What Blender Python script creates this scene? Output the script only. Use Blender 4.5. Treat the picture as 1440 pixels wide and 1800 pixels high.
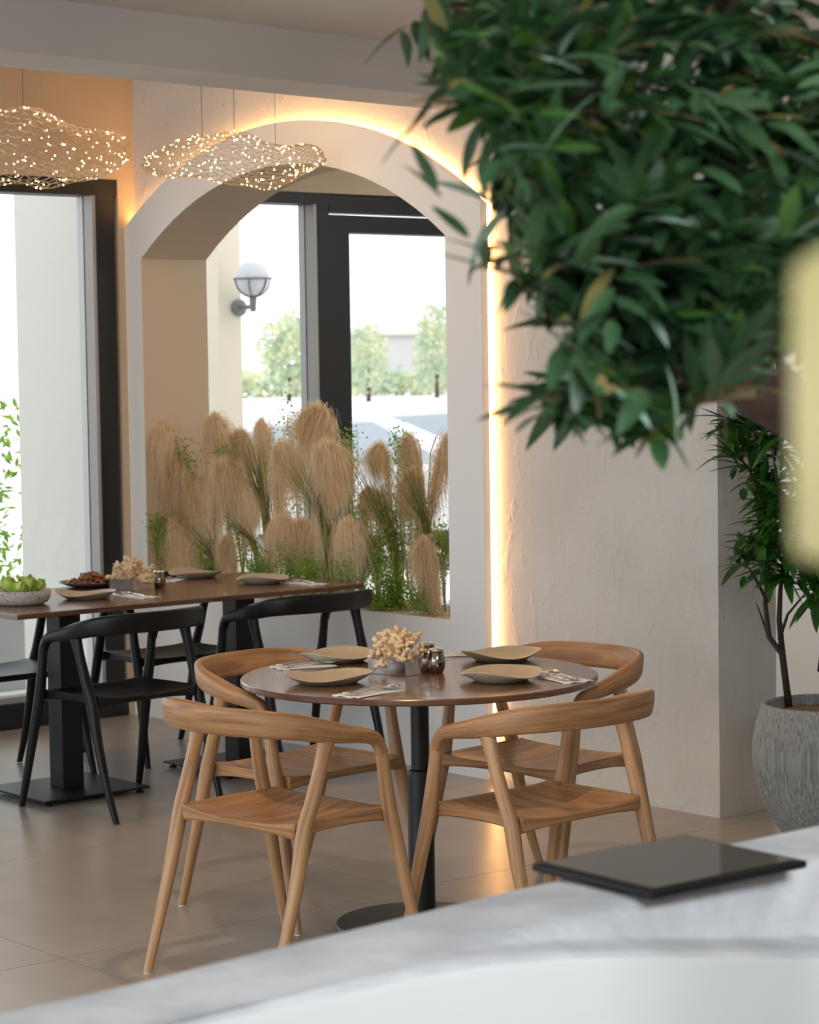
import bpy, bmesh, math, random
from mathutils import Vector, Matrix, noise
from math import sin, cos, pi, sqrt, atan2

for o in list(bpy.data.objects):
    bpy.data.objects.remove(o)
S = bpy.context.scene
COL = S.collection
random.seed(7)

# ------------------------------------------------------------------ camera
FPX, PITCH, ROLL, YAW, CAMH = 4159.85, 0.062228, -0.015045, 0.872297, 1.7087
_fw = Vector((-sin(YAW)*cos(PITCH), cos(YAW)*cos(PITCH), -sin(PITCH)))
_rt = Vector((cos(YAW), sin(YAW), 0)); _up = _rt.cross(_fw)
_R = _rt*cos(ROLL)+_up*sin(ROLL); _U = _up*cos(ROLL)-_rt*sin(ROLL)
cam_d = bpy.data.cameras.new('camera'); cam = bpy.data.objects.new('camera', cam_d); COL.objects.link(cam)
cam.matrix_world = Matrix(((_R.x,_U.x,-_fw.x,0),(_R.y,_U.y,-_fw.y,0),(_R.z,_U.z,-_fw.z,CAMH),(0,0,0,1)))
cam_d.sensor_fit = 'HORIZONTAL'; cam_d.sensor_width = 24; cam_d.lens = FPX/1440*24
cam_d.dof.use_dof = True; cam_d.dof.focus_distance = 6.5; cam_d.dof.aperture_fstop = 7.0
cam_d.clip_start = .05; cam_d.clip_end = 2000
S.camera = cam

def ray(px, py): return _fw + _R*((px-720)/FPX) + _U*((900-py)/FPX)
def atz(px, py, z): r = ray(px, py); t = (z-CAMH)/r.z; return Vector((r.x*t, r.y*t, z))
def atx(px, py, x): r = ray(px, py); t = x/r.x; return Vector((x, r.y*t, CAMH+r.z*t))
def aty(px, py, y): r = ray(px, py); t = y/r.y; return Vector((r.x*t, y, CAMH+r.z*t))
def atd(px, py, d): return Vector((0,0,CAMH)) + ray(px, py)*d

# ------------------------------------------------------------------ world, lights, exposure
W = bpy.data.worlds.new('world'); S.world = W; W.use_nodes = True
_nt = W.node_tree; _bg = _nt.nodes['Background']
_sky = _nt.nodes.new('ShaderNodeTexSky'); _sky.sky_type = 'NISHITA'
_sky.sun_elevation = math.radians(28); _sky.sun_rotation = math.radians(100); _sky.sun_disc = False
_sky.air_density = 1.0; _sky.dust_density = 5.0; _sky.ozone_density = 1.0
_mx = _nt.nodes.new('ShaderNodeMix'); _mx.data_type = 'RGBA'; _mx.inputs[0].default_value = .97
_nt.links.new(_sky.outputs[0], _mx.inputs[6]); _mx.inputs[7].default_value = (.90, .96, 1.0, 1)
_nt.links.new(_mx.outputs[2], _bg.inputs[0]); _bg.inputs[1].default_value = 1.5
S.view_settings.view_transform = 'Standard'; S.view_settings.look = 'None'
S.view_settings.exposure = 0.40; S.view_settings.gamma = 1.0; S.view_settings.use_curve_mapping = False
try:
    S.cycles.max_bounces = 10; S.cycles.diffuse_bounces = 6; S.cycles.glossy_bounces = 4
    S.cycles.transparent_max_bounces = 24; S.cycles.sample_clamp_indirect = 4
    S.cycles.use_denoising = True
except Exception: pass

def area(name, loc, rot, sx, sy, power, color):
    l = bpy.data.lights.new(name, 'AREA'); l.shape = 'RECTANGLE'; l.size = sx; l.size_y = sy
    l.energy = power; l.color = color; o = bpy.data.objects.new(name, l); COL.objects.link(o)
    o.location = loc; o.rotation_euler = rot; return o
def spot(name, loc, target, power, color, ang, blend=.25, r=.04):
    l = bpy.data.lights.new(name, 'SPOT'); l.energy = power; l.color = color; l.spot_size = math.radians(ang)
    l.spot_blend = blend; l.shadow_soft_size = r; o = bpy.data.objects.new(name, l); COL.objects.link(o)
    o.location = loc; o.rotation_euler = (Vector(target)-Vector(loc)).to_track_quat('-Z','Y').to_euler(); return o
WARM = (1, .70, .42)
spot('ceiling_spot_light', (-5.0,4.0,2.86), (-5.3,4.3,0), 46, WARM, 82, .12)
spot('ceiling_spot_light', (-4.2,2.2,2.86), (-4.6,2.8,0), 30, WARM, 90, .2)
area('corridor_fill', (-7.6,8.1,3.05), (0,0,0), 2.6, .9, 24, (1,.96,.90))  # added unseen area light, brightens the corridor back wall and backlights the plumes
area('daylight_fill', (-6.5,-2.6,1.2), (math.radians(84),0,0), 6.0, 1.9, 44, (.90,.95,1))  # added soft fill at the open side behind the camera, no window there
area('counter_fill', (-.1,2.0,2.75), (0,math.radians(38),0), 1.0, 2.4, 62, (.90,.95,1))  # added unseen light aimed at the counter, also lifts the olive tree
area('warm_wall_fill', (-8.2,5.3,3.25), (0,0,0), .8, 1.6, 10, (1,.56,.25))  # added unseen warm light, deepens the orange glow on the upper wall

# ------------------------------------------------------------------ materials
def mat(name, col, rough=.5, metal=0, spec=.5, emis=None, es=0, alpha=1, trans=0, coat=0):
    m = bpy.data.materials.new(name); m.use_nodes = True; b = m.node_tree.nodes['Principled BSDF']
    b.inputs['Base Color'].default_value = (*col,1); b.inputs['Roughness'].default_value = rough
    b.inputs['Metallic'].default_value = metal; b.inputs['Specular IOR Level'].default_value = spec
    b.inputs['Transmission Weight'].default_value = trans; b.inputs['Coat Weight'].default_value = coat
    if emis: b.inputs['Emission Color'].default_value = (*emis,1); b.inputs['Emission Strength'].default_value = es
    return m
def nodes(m): nt = m.node_tree; return nt, nt.nodes['Principled BSDF']
def varied(m, c1, c2, scale=(8,8,8), coord='Object', detail=4, bump=0, bscale=None, lo=.35, hi=.65, rough=None, bdist=.01):
    nt, b = nodes(m); N = nt.nodes; L = nt.links
    tc = N.new('ShaderNodeTexCoord'); mp = N.new('ShaderNodeMapping'); mp.inputs['Scale'].default_value = scale
    L.new(tc.outputs[coord], mp.inputs[0]); n = N.new('ShaderNodeTexNoise'); n.inputs['Scale'].default_value = 1
    n.inputs['Detail'].default_value = detail; L.new(mp.outputs[0], n.inputs[0])
    r = N.new('ShaderNodeValToRGB'); r.color_ramp.elements[0].position = lo; r.color_ramp.elements[1].position = hi
    r.color_ramp.elements[0].color = (*c1,1); r.color_ramp.elements[1].color = (*c2,1)
    L.new(n.outputs[0], r.inputs[0]); L.new(r.outputs[0], b.inputs['Base Color'])
    if bump:
        n2 = n
        if bscale:
            mp2 = N.new('ShaderNodeMapping'); mp2.inputs['Scale'].default_value = bscale; L.new(tc.outputs[coord], mp2.inputs[0])
            n2 = N.new('ShaderNodeTexNoise'); n2.inputs['Scale'].default_value = 1; n2.inputs['Detail'].default_value = 5; L.new(mp2.outputs[0], n2.inputs[0])
        bp = N.new('ShaderNodeBump'); bp.inputs['Strength'].default_value = bump; bp.inputs['Distance'].default_value = bdist
        L.new(n2.outputs[0], bp.inputs['Height']); L.new(bp.outputs[0], b.inputs['Normal'])
    return m
def wood(name, c1, c2, c3, rough, su, sv, coat=0):
    m = mat(name, c2, rough, coat=coat); nt, b = nodes(m); N = nt.nodes; L = nt.links
    tc = N.new('ShaderNodeTexCoord'); mp = N.new('ShaderNodeMapping'); mp.inputs['Scale'].default_value = (su, sv, 1)
    L.new(tc.outputs['UV'], mp.inputs[0])
    n = N.new('ShaderNodeTexNoise'); n.inputs['Scale'].default_value = 1; n.inputs['Detail'].default_value = 6; n.inputs['Distortion'].default_value = 1.4
    L.new(mp.outputs[0], n.inputs[0])
    r = N.new('ShaderNodeValToRGB'); e = r.color_ramp.elements; e[0].position = .30; e[1].position = .72
    e[0].color = (*c1,1); e[1].color = (*c3,1); k = e.new(.5); k.color = (*c2,1)
    L.new(n.outputs[0], r.inputs[0])
    mp2 = N.new('ShaderNodeMapping'); mp2.inputs['Scale'].default_value = (su*5, sv*1.2, 1); L.new(tc.outputs['UV'], mp2.inputs[0])
    n2 = N.new('ShaderNodeTexNoise'); n2.inputs['Scale'].default_value = 1; n2.inputs['Detail'].default_value = 3; L.new(mp2.outputs[0], n2.inputs[0])
    mx = N.new('ShaderNodeMix'); mx.data_type = 'RGBA'; mx.blend_type = 'MULTIPLY'
    r2 = N.new('ShaderNodeValToRGB'); r2.color_ramp.elements[0].position = .3; r2.color_ramp.elements[0].color = (.72,.72,.72,1); r2.color_ramp.elements[1].position = .6
    L.new(n2.outputs[0], r2.inputs[0]); mx.inputs[0].default_value = 1
    L.new(r.outputs[0], mx.inputs[6]); L.new(r2.outputs[0], mx.inputs[7]); L.new(mx.outputs[2], b.inputs['Base Color'])
    return m
M = {}
M['plaster'] = varied(mat('plaster', (.7,.66,.6), .85), (.62,.59,.55), (.70,.67,.63), (1.6,1.6,1.6))
def ridges(m):
    nt, b = nodes(m); N = nt.nodes; L = nt.links
    tc = N.new('ShaderNodeTexCoord'); h = []
    for sc_, lo, hi, dist in ((( 17,17,8),.55,.66,.6),((48,48,26),.58,.70,1.2)):
        mp = N.new('ShaderNodeMapping'); mp.inputs['Scale'].default_value = sc_; mp.inputs['Rotation'].default_value = (0,.5,0); L.new(tc.outputs['Object'], mp.inputs[0])
        n = N.new('ShaderNodeTexNoise'); n.inputs['Scale'].default_value = 1; n.inputs['Detail'].default_value = 4; n.inputs['Distortion'].default_value = dist; L.new(mp.outputs[0], n.inputs[0])
        c = N.new('ShaderNodeValToRGB'); c.color_ramp.elements[0].position = lo; c.color_ramp.elements[1].position = hi; L.new(n.outputs[0], c.inputs[0]); h.append(c)
    a = N.new('ShaderNodeMath'); a.operation = 'MULTIPLY_ADD'; L.new(h[1].outputs[0], a.inputs[0]); a.inputs[1].default_value = .45; L.new(h[0].outputs[0], a.inputs[2])
    bp = N.new('ShaderNodeBump'); bp.inputs['Strength'].default_value = .8; bp.inputs['Distance'].default_value = .0032
    L.new(a.outputs[0], bp.inputs['Height']); L.new(bp.outputs[0], b.inputs['Normal'])
ridges(M['plaster'])
M['smooth_white'] = mat('smooth_white', (.84,.84,.835), .6)
M['cream_jamb'] = mat('cream_jamb', (.60,.48,.35), .7)
M['ceiling'] = varied(mat('ceiling_paint', (.6,.55,.5), .8), (.60,.56,.52), (.66,.62,.57), (1.2,1.2,1.2))
M['bulkhead'] = varied(mat('bulkhead_paint', (.6,.45,.3), .8), (.58,.45,.31), (.63,.50,.36), (1.5,1.5,1.5), bump=.3, bscale=(20,20,20))
M['tile'] = varied(mat('floor_tile', (.5,.43,.36), .30, spec=.5), (.355,.31,.27), (.41,.36,.318), (6,6,6), detail=8, bump=.04, bscale=(60,60,60), bdist=.002)
M['grout'] = mat('grout', (.16,.14,.12), .9)
M['teak'] = wood('teak_wood', (.30,.145,.062), (.45,.235,.105), (.57,.335,.165), .42, 30, 2.6)
M['teak2'] = wood('pale_teak_wood', (.38,.20,.095), (.54,.31,.15), (.64,.41,.22), .42, 28, 2.2)
M['walnut'] = wood('walnut_veneer', (.115,.052,.028), (.17,.082,.044), (.235,.122,.068), .24, 22, 1.6, coat=.25)
M['blackwood'] = varied(mat('black_stained_wood', (.012,.012,.013), .40, spec=.32), (.004,.004,.005), (.010,.010,.011), (14,14,3))
M['blackmetal'] = mat('black_powder_coat', (.008,.009,.010), .42, spec=.4)
M['darkmetal'] = mat('anodised_dark_frame', (.012,.012,.013), .45)
M['grey_and_skylit'] = mat('grey_metal_and_skylit_frame', (.42,.42,.41), .45, .2)  # plain grey metal; on the stiles it paints sky light on dark frame
M['silver'] = mat('polished_steel', (.82,.80,.78), .09, 1)
M['silverbox'] = varied(mat('hammered_silver', (.8,.78,.75), .16, 1), (.70,.68,.66), (.86,.84,.82), (30,30,30), bump=.12, bscale=(25,25,25), bdist=.004)
M['smokedsteel'] = mat('dark_chrome', (.30,.25,.22), .07, 1)
M['plate'] = varied(mat('matte_stoneware', (.42,.33,.22), .5), (.46,.355,.24), (.52,.41,.29), (20,20,20))
M['plate_rim'] = mat('grey_green_glaze', (.46,.43,.32), .4)
M['darkplate'] = mat('dark_glazed_stoneware', (.10,.085,.078), .35)
M['napkin'] = mat('white_napkin', (.80,.80,.82), .8)
M['coral'] = varied(mat('coral', (.78,.60,.38), .8), (.70,.50,.29), (.84,.68,.46), (60,60,60), bump=.8, bscale=(220,220,220), bdist=.003)
M['stone_bowl'] = varied(mat('speckled_stone', (.5,.47,.44), .6), (.10,.09,.08), (.56,.53,.50), (160,160,160), detail=3, lo=.36, hi=.46, bump=.4)
M['lettuce'] = varied(mat('lettuce', (.5,.72,.06), .4), (.30,.55,.02), (.80,.88,.30), (30,30,30))
M['meat'] = varied(mat('braised_food', (.2,.05,.01), .3), (.06,.015,.006), (.42,.12,.025), (50,50,50))
M['herb'] = mat('herb_green', (.10,.20,.03), .5)
M['plume'] = varied(mat('pampas_plume', (.66,.45,.25), .9), (.80,.63,.41), (.95,.84,.64), (60,60,14))
M['stalk'] = mat('dry_stalk', (.42,.36,.12), .7)
M['blade'] = varied(mat('olive_blade', (.16,.17,.03), .55), (.12,.13,.02), (.34,.32,.08), (9,9,2))
M['fern'] = varied(mat('fern_green', (.12,.3,.03), .5), (.10,.27,.03), (.38,.58,.08), (14,14,14))
M['moss'] = varied(mat('moss', (.12,.17,.03), .9), (.09,.12,.02), (.22,.30,.05), (50,50,50), bump=1, bscale=(80,80,80))
M['leaf_dark'] = varied(mat('dark_leaf', (.02,.06,.025), .38), (.020,.055,.023), (.055,.135,.05), (9,9,9))
M['leaf_light'] = varied(mat('fresh_leaf', (.08,.19,.03), .4), (.05,.14,.03), (.13,.27,.05), (9,9,9))
M['leaf_pale'] = mat('pale_leaf_underside', (.23,.34,.25), .5)
M['leaf_olive'] = mat('yellowing_leaf', (.19,.16,.05), .5)
M['bark'] = varied(mat('bark', (.06,.03,.02), .9), (.018,.012,.012), (.09,.045,.030), (22,22,8), bump=1, bscale=(40,40,12))
M['twig'] = mat('twig', (.17,.13,.055), .8)
M['pot_leaf'] = varied(mat('glossy_pot_leaf', (.03,.13,.02), .28), (.02,.085,.015), (.07,.22,.03), (9,9,9))
M['pot_stem'] = mat('dark_stem', (.035,.02,.014), .7)
M['pot'] = varied(mat('weathered_grey_pot', (.3,.32,.31), .85), (.20,.22,.22), (.40,.43,.43), (170,170,2.2), detail=6)
M['soil'] = varied(mat('coir_soil', (.16,.09,.04), .95), (.06,.03,.015), (.28,.17,.07), (90,90,90), bump=1)
M['counter'] = varied(mat('grey_plaster_counter', (.6,.6,.6), .75), (.50,.51,.53), (.68,.685,.70), (9,9,9), detail=9, bump=.5, bscale=(45,45,45))
M['counter_front'] = varied(mat('white_counter_front', (.75,.77,.77), .6), (.72,.745,.75), (.77,.79,.79), (3,3,3))
M['tablet_body'] = mat('black_tablet_shell', (.006,.006,.007), .45, spec=.25)
M['tablet_glass'] = mat('tablet_glass', (.022,.016,.010), .05, spec=.8)
M['net'] = mat('golden_wire_net', (.55,.43,.29), .45, .6)
M['led_point'] = mat('fairy_led', (1,.8,.4), .5, emis=(1,.74,.34), es=14)
M['led_strip'] = mat('warm_led_strip', (1,.8,.5), .5, emis=(1,.52,.18), es=15)
M['cream_ext'] = mat('cream_render', (.58,.52,.41), .8)
M['white_ext'] = mat('pale_render', (.60,.585,.54), .8)
M['ground'] = varied(mat('pale_ground', (.75,.72,.68), .9), (.66,.62,.57), (.82,.80,.76), (.05,.4,1))
M['hazed_leaf'] = varied(mat('hazed_far_foliage', (.25,.33,.2), .9), (.42,.54,.40), (.74,.76,.52), (.9,.9,.9))  # haze is put into the colour: leaves paler than real foliage
M['far_wall'] = mat('far_building', (.50,.50,.52), .9)
M['globe'] = mat('opal_globe', (.44,.45,.49), .4)
M['lampgrey'] = mat('weathered_lamp_metal', (.10,.10,.105), .5)
M['car'] = mat('car_paint', (.74,.77,.82), .25, .1)
M['carglass'] = mat('car_glass', (.30,.36,.42), .15)
M['rubber'] = mat('black_rubber', (.02,.02,.02), .8)
M['shade'] = mat('pale_yellow_shade', (.82,.76,.44), .35)
M['foot_pad'] = mat('white_foot_pad', (.75,.75,.74), .6)
def translucent(m, fac):
    nt, b = nodes(m); N = nt.nodes; L = nt.links; out = N['Material Output']
    t = N.new('ShaderNodeBsdfTranslucent'); mx = N.new('ShaderNodeMixShader'); mx.inputs[0].default_value = fac
    bc = b.inputs['Base Color']
    if bc.is_linked: L.new(bc.links[0].from_socket, t.inputs[0])
    else: t.inputs[0].default_value = bc.default_value
    L.new(b.outputs[0], mx.inputs[1]); L.new(t.outputs[0], mx.inputs[2]); L.new(mx.outputs[0], out.inputs[0])
for _k, _f in (('plume',.45),('fern',.45),('blade',.3),('lettuce',.3),('hazed_leaf',.4),('shade',.5),('leaf_light',.3),('pot_leaf',.2)): translucent(M[_k], _f)
def glass_mat():
    m = bpy.data.materials.new('window_glass'); m.use_nodes = True; nt = m.node_tree; N = nt.nodes; L = nt.links
    for n in list(N): N.remove(n)
    o = N.new('ShaderNodeOutputMaterial'); t = N.new('ShaderNodeBsdfTransparent'); g = N.new('ShaderNodeBsdfGlossy'); g.inputs['Roughness'].default_value = .01
    f = N.new('ShaderNodeFresnel'); f.inputs[0].default_value = 1.45; mx = N.new('ShaderNodeMixShader')
    L.new(f.outputs[0], mx.inputs[0]); L.new(t.outputs[0], mx.inputs[1]); L.new(g.outputs[0], mx.inputs[2]); L.new(mx.outputs[0], o.inputs[0]); return m
M['glass'] = glass_mat()

# ------------------------------------------------------------------ mesh helpers
def obj(name, verts, faces, m, parent=None, smooth=True, uvs=None, loc=None):
    me = bpy.data.meshes.new(name); me.from_pydata([tuple(v) for v in verts], [], faces)
    if uvs:
        l = me.uv_layers.new(name='UVMap'); fl = [c for f in uvs for p in f for c in p]; l.data.foreach_set('uv', fl)
    ms = m if isinstance(m, (list,tuple)) else [m]
    for x in ms: me.materials.append(x)
    if smooth: me.polygons.foreach_set('use_smooth', [True]*len(me.polygons))
    me.update(); o = bpy.data.objects.new(name, me); COL.objects.link(o)
    if parent: o.parent = parent
    if loc is not None: o.location = loc
    return o
def empty(name, loc=(0,0,0), rz=0):
    o = bpy.data.objects.new(name, None); COL.objects.link(o); o.location = loc; o.rotation_euler = (0,0,rz); o.empty_display_size = .1; return o
def tag(o, label=None, cat=None, group=None, kind=None):
    if label: o['label'] = label
    if cat: o['category'] = cat
    if group: o['group'] = group
    if kind: o['kind'] = kind
    return o
def copy_tree(o, parent=None):
    c = o.copy(); COL.objects.link(c); c.parent = parent
    for ch in [x for x in KIDS.get(o.name, [])]: copy_tree(ch, c)
    return c
KIDS = {}
def index_kids(root):
    for o in bpy.data.objects:
        if o.parent and (o.parent == root or (o.parent.parent and o.parent.parent == root)):
            KIDS.setdefault(o.parent.name, [])
            if o not in KIDS[o.parent.name]: KIDS[o.parent.name].append(o)
class MB:
    def __init__(s): s.v = []; s.f = []; s.uv = []
    def add(s, v, f, uv=None):
        n = len(s.v); s.v += [tuple(p) for p in v]; s.f += [tuple(i+n for i in q) for q in f]
        s.uv += uv if uv else [[(0,0)]*len(q) for q in f]
    def box(s, x0,x1,y0,y1,z0,z1):
        v = [(x0,y0,z0),(x1,y0,z0),(x1,y1,z0),(x0,y1,z0),(x0,y0,z1),(x1,y0,z1),(x1,y1,z1),(x0,y1,z1)]
        s.add(v, [(0,3,2,1),(4,5,6,7),(0,1,5,4),(1,2,6,5),(2,3,7,6),(3,0,4,7)]); return s
    def tube(s, pts, r, n=6, cap=True):
        rs = r if isinstance(r,(list,tuple)) else [r]*len(pts)
        pts = [Vector(p) for p in pts]; base = len(s.v); V = []; F = []; U = []; nrm = None; vv = 0; vl = []
        for i,p in enumerate(pts):
            t = (pts[min(i+1,len(pts)-1)]-pts[max(i-1,0)]).normalized()
            if nrm is None:
                nrm = t.cross(Vector((0,0,1)));
                if nrm.length < .1: nrm = t.cross(Vector((1,0,0)))
            nrm = (nrm - t*nrm.dot(t)).normalized(); b = t.cross(nrm)
            if i: vv += (p-pts[i-1]).length
            vl.append(vv)
            for k in range(n):
                a = 2*pi*k/n; V.append(p+nrm*cos(a)*rs[i]+b*sin(a)*rs[i])
        for i in range(len(pts)-1):
            for k in range(n):
                k2 = (k+1)%n; F.append((i*n+k,i*n+k2,(i+1)*n+k2,(i+1)*n+k))
                u0 = k/n*6.28*rs[i]; u1=(k+1)/n*6.28*rs[i]; U.append([(u0,vl[i]),(u1,vl[i]),(u1,vl[i+1]),(u0,vl[i+1])])
        if cap:
            F.append(tuple(range(n-1,-1,-1))); U.append([(0,0)]*n)
            F.append(tuple((len(pts)-1)*n+k for k in range(n))); U.append([(0,0)]*n)
        s.add(V, F, U); return s
    def loft(s, rings, cap=True, vs=None, closed=False, u0=0):
        """rings: list of lists of Vectors with equal count"""
        n = len(rings[0]); V = [p for r in rings for p in r]; F = []; U = []
        cen = [sum((Vector(p) for p in r), Vector())/n for r in rings]; vl = [0]
        for i in range(1,len(rings)): vl.append(vl[-1]+(cen[i]-cen[i-1]).length)
        per = [0]
        big = max(rings, key=lambda r: (Vector(r[0])-Vector(r[n//2])).length)
        for k in range(n): per.append(per[-1]+(Vector(big[(k+1)%n])-Vector(big[k])).length)
        m_ = len(rings) if closed else len(rings)-1
        for i in range(m_):
            j = (i+1)%len(rings)
            for k in range(n):
                k2 = (k+1)%n; F.append((i*n+k,i*n+k2,j*n+k2,j*n+k))
                U.append([(per[k]+u0,vl[i]),(per[k+1]+u0,vl[i]),(per[k+1]+u0,vl[j]),(per[k]+u0,vl[j])])
        if cap and not closed:
            for idx, rv in ((0,True),(len(rings)-1,False)):
                q = [idx*n+k for k in range(n)]
                if rv: q = q[::-1]
                F.append(tuple(q)); U.append([(V[a][0],V[a][1]) for a in q])
        s.add(V, F, U); return s
    def lathe(s, prof, n=32, c=(0,0,0)):
        V = []; F = []; U = []
        for r,z in prof:
            for k in range(n): a = 2*pi*k/n; V.append((c[0]+r*cos(a), c[1]+r*sin(a), c[2]+z))
        for i in range(len(prof)-1):
            for k in range(n): k2=(k+1)%n; F.append((i*n+k,i*n+k2,(i+1)*n+k2,(i+1)*n+k)); U.append([(0,0)]*4)
        s.add(V,F,U); return s
    def build(s, name, m, parent=None, smooth=False, loc=None, bevel=0):
        o = obj(name, s.v, s.f, m, parent, smooth, s.uv, loc)
        if bevel:
            b = o.modifiers.new('bevel','BEVEL'); b.width = bevel; b.segments = 3; b.limit_method = 'ANGLE'
        return o
def smoothby(o, ang=40):
    me = o.data; me.polygons.foreach_set('use_smooth', [True]*len(me.polygons))
    try: me.set_sharp_from_angle(angle=math.radians(ang))
    except Exception: pass
    return o
def cr(keys, n):
    """Catmull-Rom through keys (tuples), n samples"""
    out = []; m = len(keys)-1
    D = len(keys[0])
    for i in range(n):
        t = i/(n-1)*m; j = min(int(t), m-1); u = t-j
        p0 = keys[max(j-1,0)]; p1 = keys[j]; p2 = keys[j+1]; p3 = keys[min(j+2,m)]
        out.append(tuple(.5*((2*p1[d])+(-p0[d]+p2[d])*u+(2*p0[d]-5*p1[d]+4*p2[d]-p3[d])*u*u+(-p0[d]+3*p1[d]-3*p2[d]+p3[d])*u**3) for d in range(D)))
    return out
def ring(c, A, B, a, b, n=14, pw=2.5):
    r = []
    for k in range(n):
        t = 2*pi*k/n; cx, sx = cos(t), sin(t)
        x = abs(cx)**(2/pw)*(1 if cx>=0 else -1); y = abs(sx)**(2/pw)*(1 if sx>=0 else -1)
        r.append(c + A*(x*a) + B*(y*b))
    return r

# ------------------------------------------------------------------ setting: ground, floor, walls, ceiling
tag(MB().box(-420,-10.2,-300,420,-.16,-.06).build('ground', M['ground']), kind='structure')
FX0, FX1, FY0, FY1 = -10.0, 1.2, -2.6, 9.1
flo = MB().box(FX0,FX1,FY0,FY1,-.06,-.004).build('floor', M['grout']); tag(flo, kind='structure')
TS = 1.31; gx, gy = -5.86, 3.58
first = None
i0 = math.floor((FX0-gx)/TS); i1 = math.ceil((FX1-gx)/TS); j0 = math.floor((FY0-gy)/TS); j1 = math.ceil((FY1-gy)/TS)
for i in range(i0, i1):
    for j in range(j0, j1):
        xa, xb = max(gx+i*TS,FX0)+.0016, min(gx+(i+1)*TS,FX1)-.0016; ya, yb = max(gy+j*TS,FY0)+.0016, min(gy+(j+1)*TS,FY1)-.0016
        if xb-xa < .05 or yb-ya < .05: continue
        MB().box(xa,xb,ya,yb,-.004,0).build('tile', M['tile'], flo)

# arch wall: main wall y 6.50..6.82 with an arched hole
WX0, WX1, WY0, WY1, WT = -9.80, -5.965, 6.50, 6.82, 3.30
def arch_pts(x0, x1, zs, rise, n=22):
    c = (x0+x1)/2; h = (x1-x0)/2; R = (h*h+rise*rise)/(2*rise); zc = zs+rise-R; a0 = math.asin(h/R)
    return [(c+R*sin(-a0+2*a0*k/n), zc+R*cos(-a0+2*a0*k/n)) for k in range(n+1)]
IN = (-9.66, -7.41, 2.24, .37); SILL = .645
def holed(outer_fn, y0, y1, name, m, jambm, bottom):
    """front/back faces of a wall with the arched hole; outer_fn gives the matching outer point of each inner boundary point"""
    arc = arch_pts(*IN); inner = [(IN[0],SILL)] + [(IN[0],SILL+(IN[2]-SILL)*k/4) for k in range(1,4)] + arc + [(IN[1],SILL+(IN[2]-SILL)*k/4) for k in (3,2,1)] + [(IN[1],SILL)]
    inner += [(IN[1]+(IN[0]-IN[1])*k/6, SILL) for k in range(1,6)]
    outer = [outer_fn(p, i, len(inner)) for i,p in enumerate(inner)]
    n = len(inner); V = []; F = []; mi = []
    for y in (y0, y1):
        V += [(x,y,z) for x,z in inner] + [(x,y,z) for x,z in outer]
    for k in range(n):
        k2 = (k+1)%n
        F.append((k, n+k, n+k2, k2)); mi.append(0)
        F.append((2*n+k, 2*n+k2, 3*n+k2, 3*n+k)); mi.append(0)
        F.append((k, k2, 2*n+k2, 2*n+k)); mi.append(1)
        F.append((n+k, 3*n+k, 3*n+k2, n+k2)); mi.append(0)
    o = obj(name, V, F, [m, jambm], smooth=False)
    o.data.polygons.foreach_set('material_index', mi); o.data.update(); return o
OUT = (-9.85, -7.19, 2.36, .44)
arcO = arch_pts(*OUT)
def slab_outer(p, i, n):
    # inner order: left jamb up(0..3), arc(4..26), right down(27..30 incl. sill corner), sill back
    x, z = p
    if i <= 3: return (OUT[0], 0 + (OUT[2])*i/4)
    if i <= 26: return arcO[i-4]
    if i <= 30: return (OUT[1], OUT[2]*(1-(i-26)/4))
    return (OUT[1]+(OUT[0]-OUT[1])*(i-30)/6, 0)
slab = holed(slab_outer, 6.435, 6.472, 'trim_1', M['smooth_white'], M['cream_jamb'], 0); tag(slab, kind='structure')
def wall_outer(p, i, n):
    if i <= 3: return (WX0, WT*i/4 if i else 0)
    if i <= 26:
        t = (i-4)/22; return (WX0+(WX1-WX0)*t, WT)
    if i <= 30: return (WX1, WT*(1-(i-26)/4))
    return (WX1+(WX0-WX1)*(i-30)/6, 0)
wall = holed(wall_outer, WY0, WY1, 'wall_front', M['plaster'], M['cream_jamb'], 0); tag(wall, kind='structure')
# jamb lining bridges slab and wall
_a = arch_pts(*IN); _in = [(IN[0],SILL)]+_a+[(IN[1],SILL)]; V=[]; F=[]; cxm=(IN[0]+IN[1])/2
for x,z in _in:
    d_ = Vector((x-cxm,z-1.5)).normalized()*.02
    for xx,zz in ((x,z),(x+d_.x,z+d_.y)): V += [(xx,6.472,zz),(xx,WY0,zz)]
_n=len(_in)
for k in range(_n):
    k2=(k+1)%_n; F.append((4*k,4*k2,4*k2+1,4*k+1)); F.append((4*k+2,4*k+3,4*k2+3,4*k2+2))
tag(obj('trim_6',V,F,M['cream_jamb'],smooth=False),kind='structure')
# LED strip behind the slab rim
ledp = [(OUT[0]+.03,.01)] + [(OUT[0]+.03, OUT[2]*k/6) for k in range(1,6)] + arch_pts(OUT[0]+.03, OUT[1]-.018, OUT[2]-.01, OUT[3]-.01, 40) + [(OUT[1]-.018, OUT[2]*(5-k)/6) for k in range(0,5)] + [(OUT[1]-.018,.01)]
mb = MB(); prev = None
V = []; F = []
for k,(x,z) in enumerate(ledp):
    a = ledp[max(k-1,0)]; b = ledp[min(k+1,len(ledp)-1)]; t = Vector((b[0]-a[0],0,b[1]-a[1])).normalized(); nn = Vector((-t.z,0,t.x))
    c = Vector((x,0,z))
    for s_,y in ((-.006,6.476),(.009,6.476),(.009,6.494),(-.006,6.494)):
        q = c+nn*s_; V.append((q.x,y,q.z))
for k in range(len(ledp)-1):
    for s_ in range(4): F.append((k*4+s_, k*4+(s_+1)%4, (k+1)*4+(s_+1)%4, (k+1)*4+s_))
strip = obj('led_strip', V, F, M['led_strip'], smooth=False)
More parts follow.
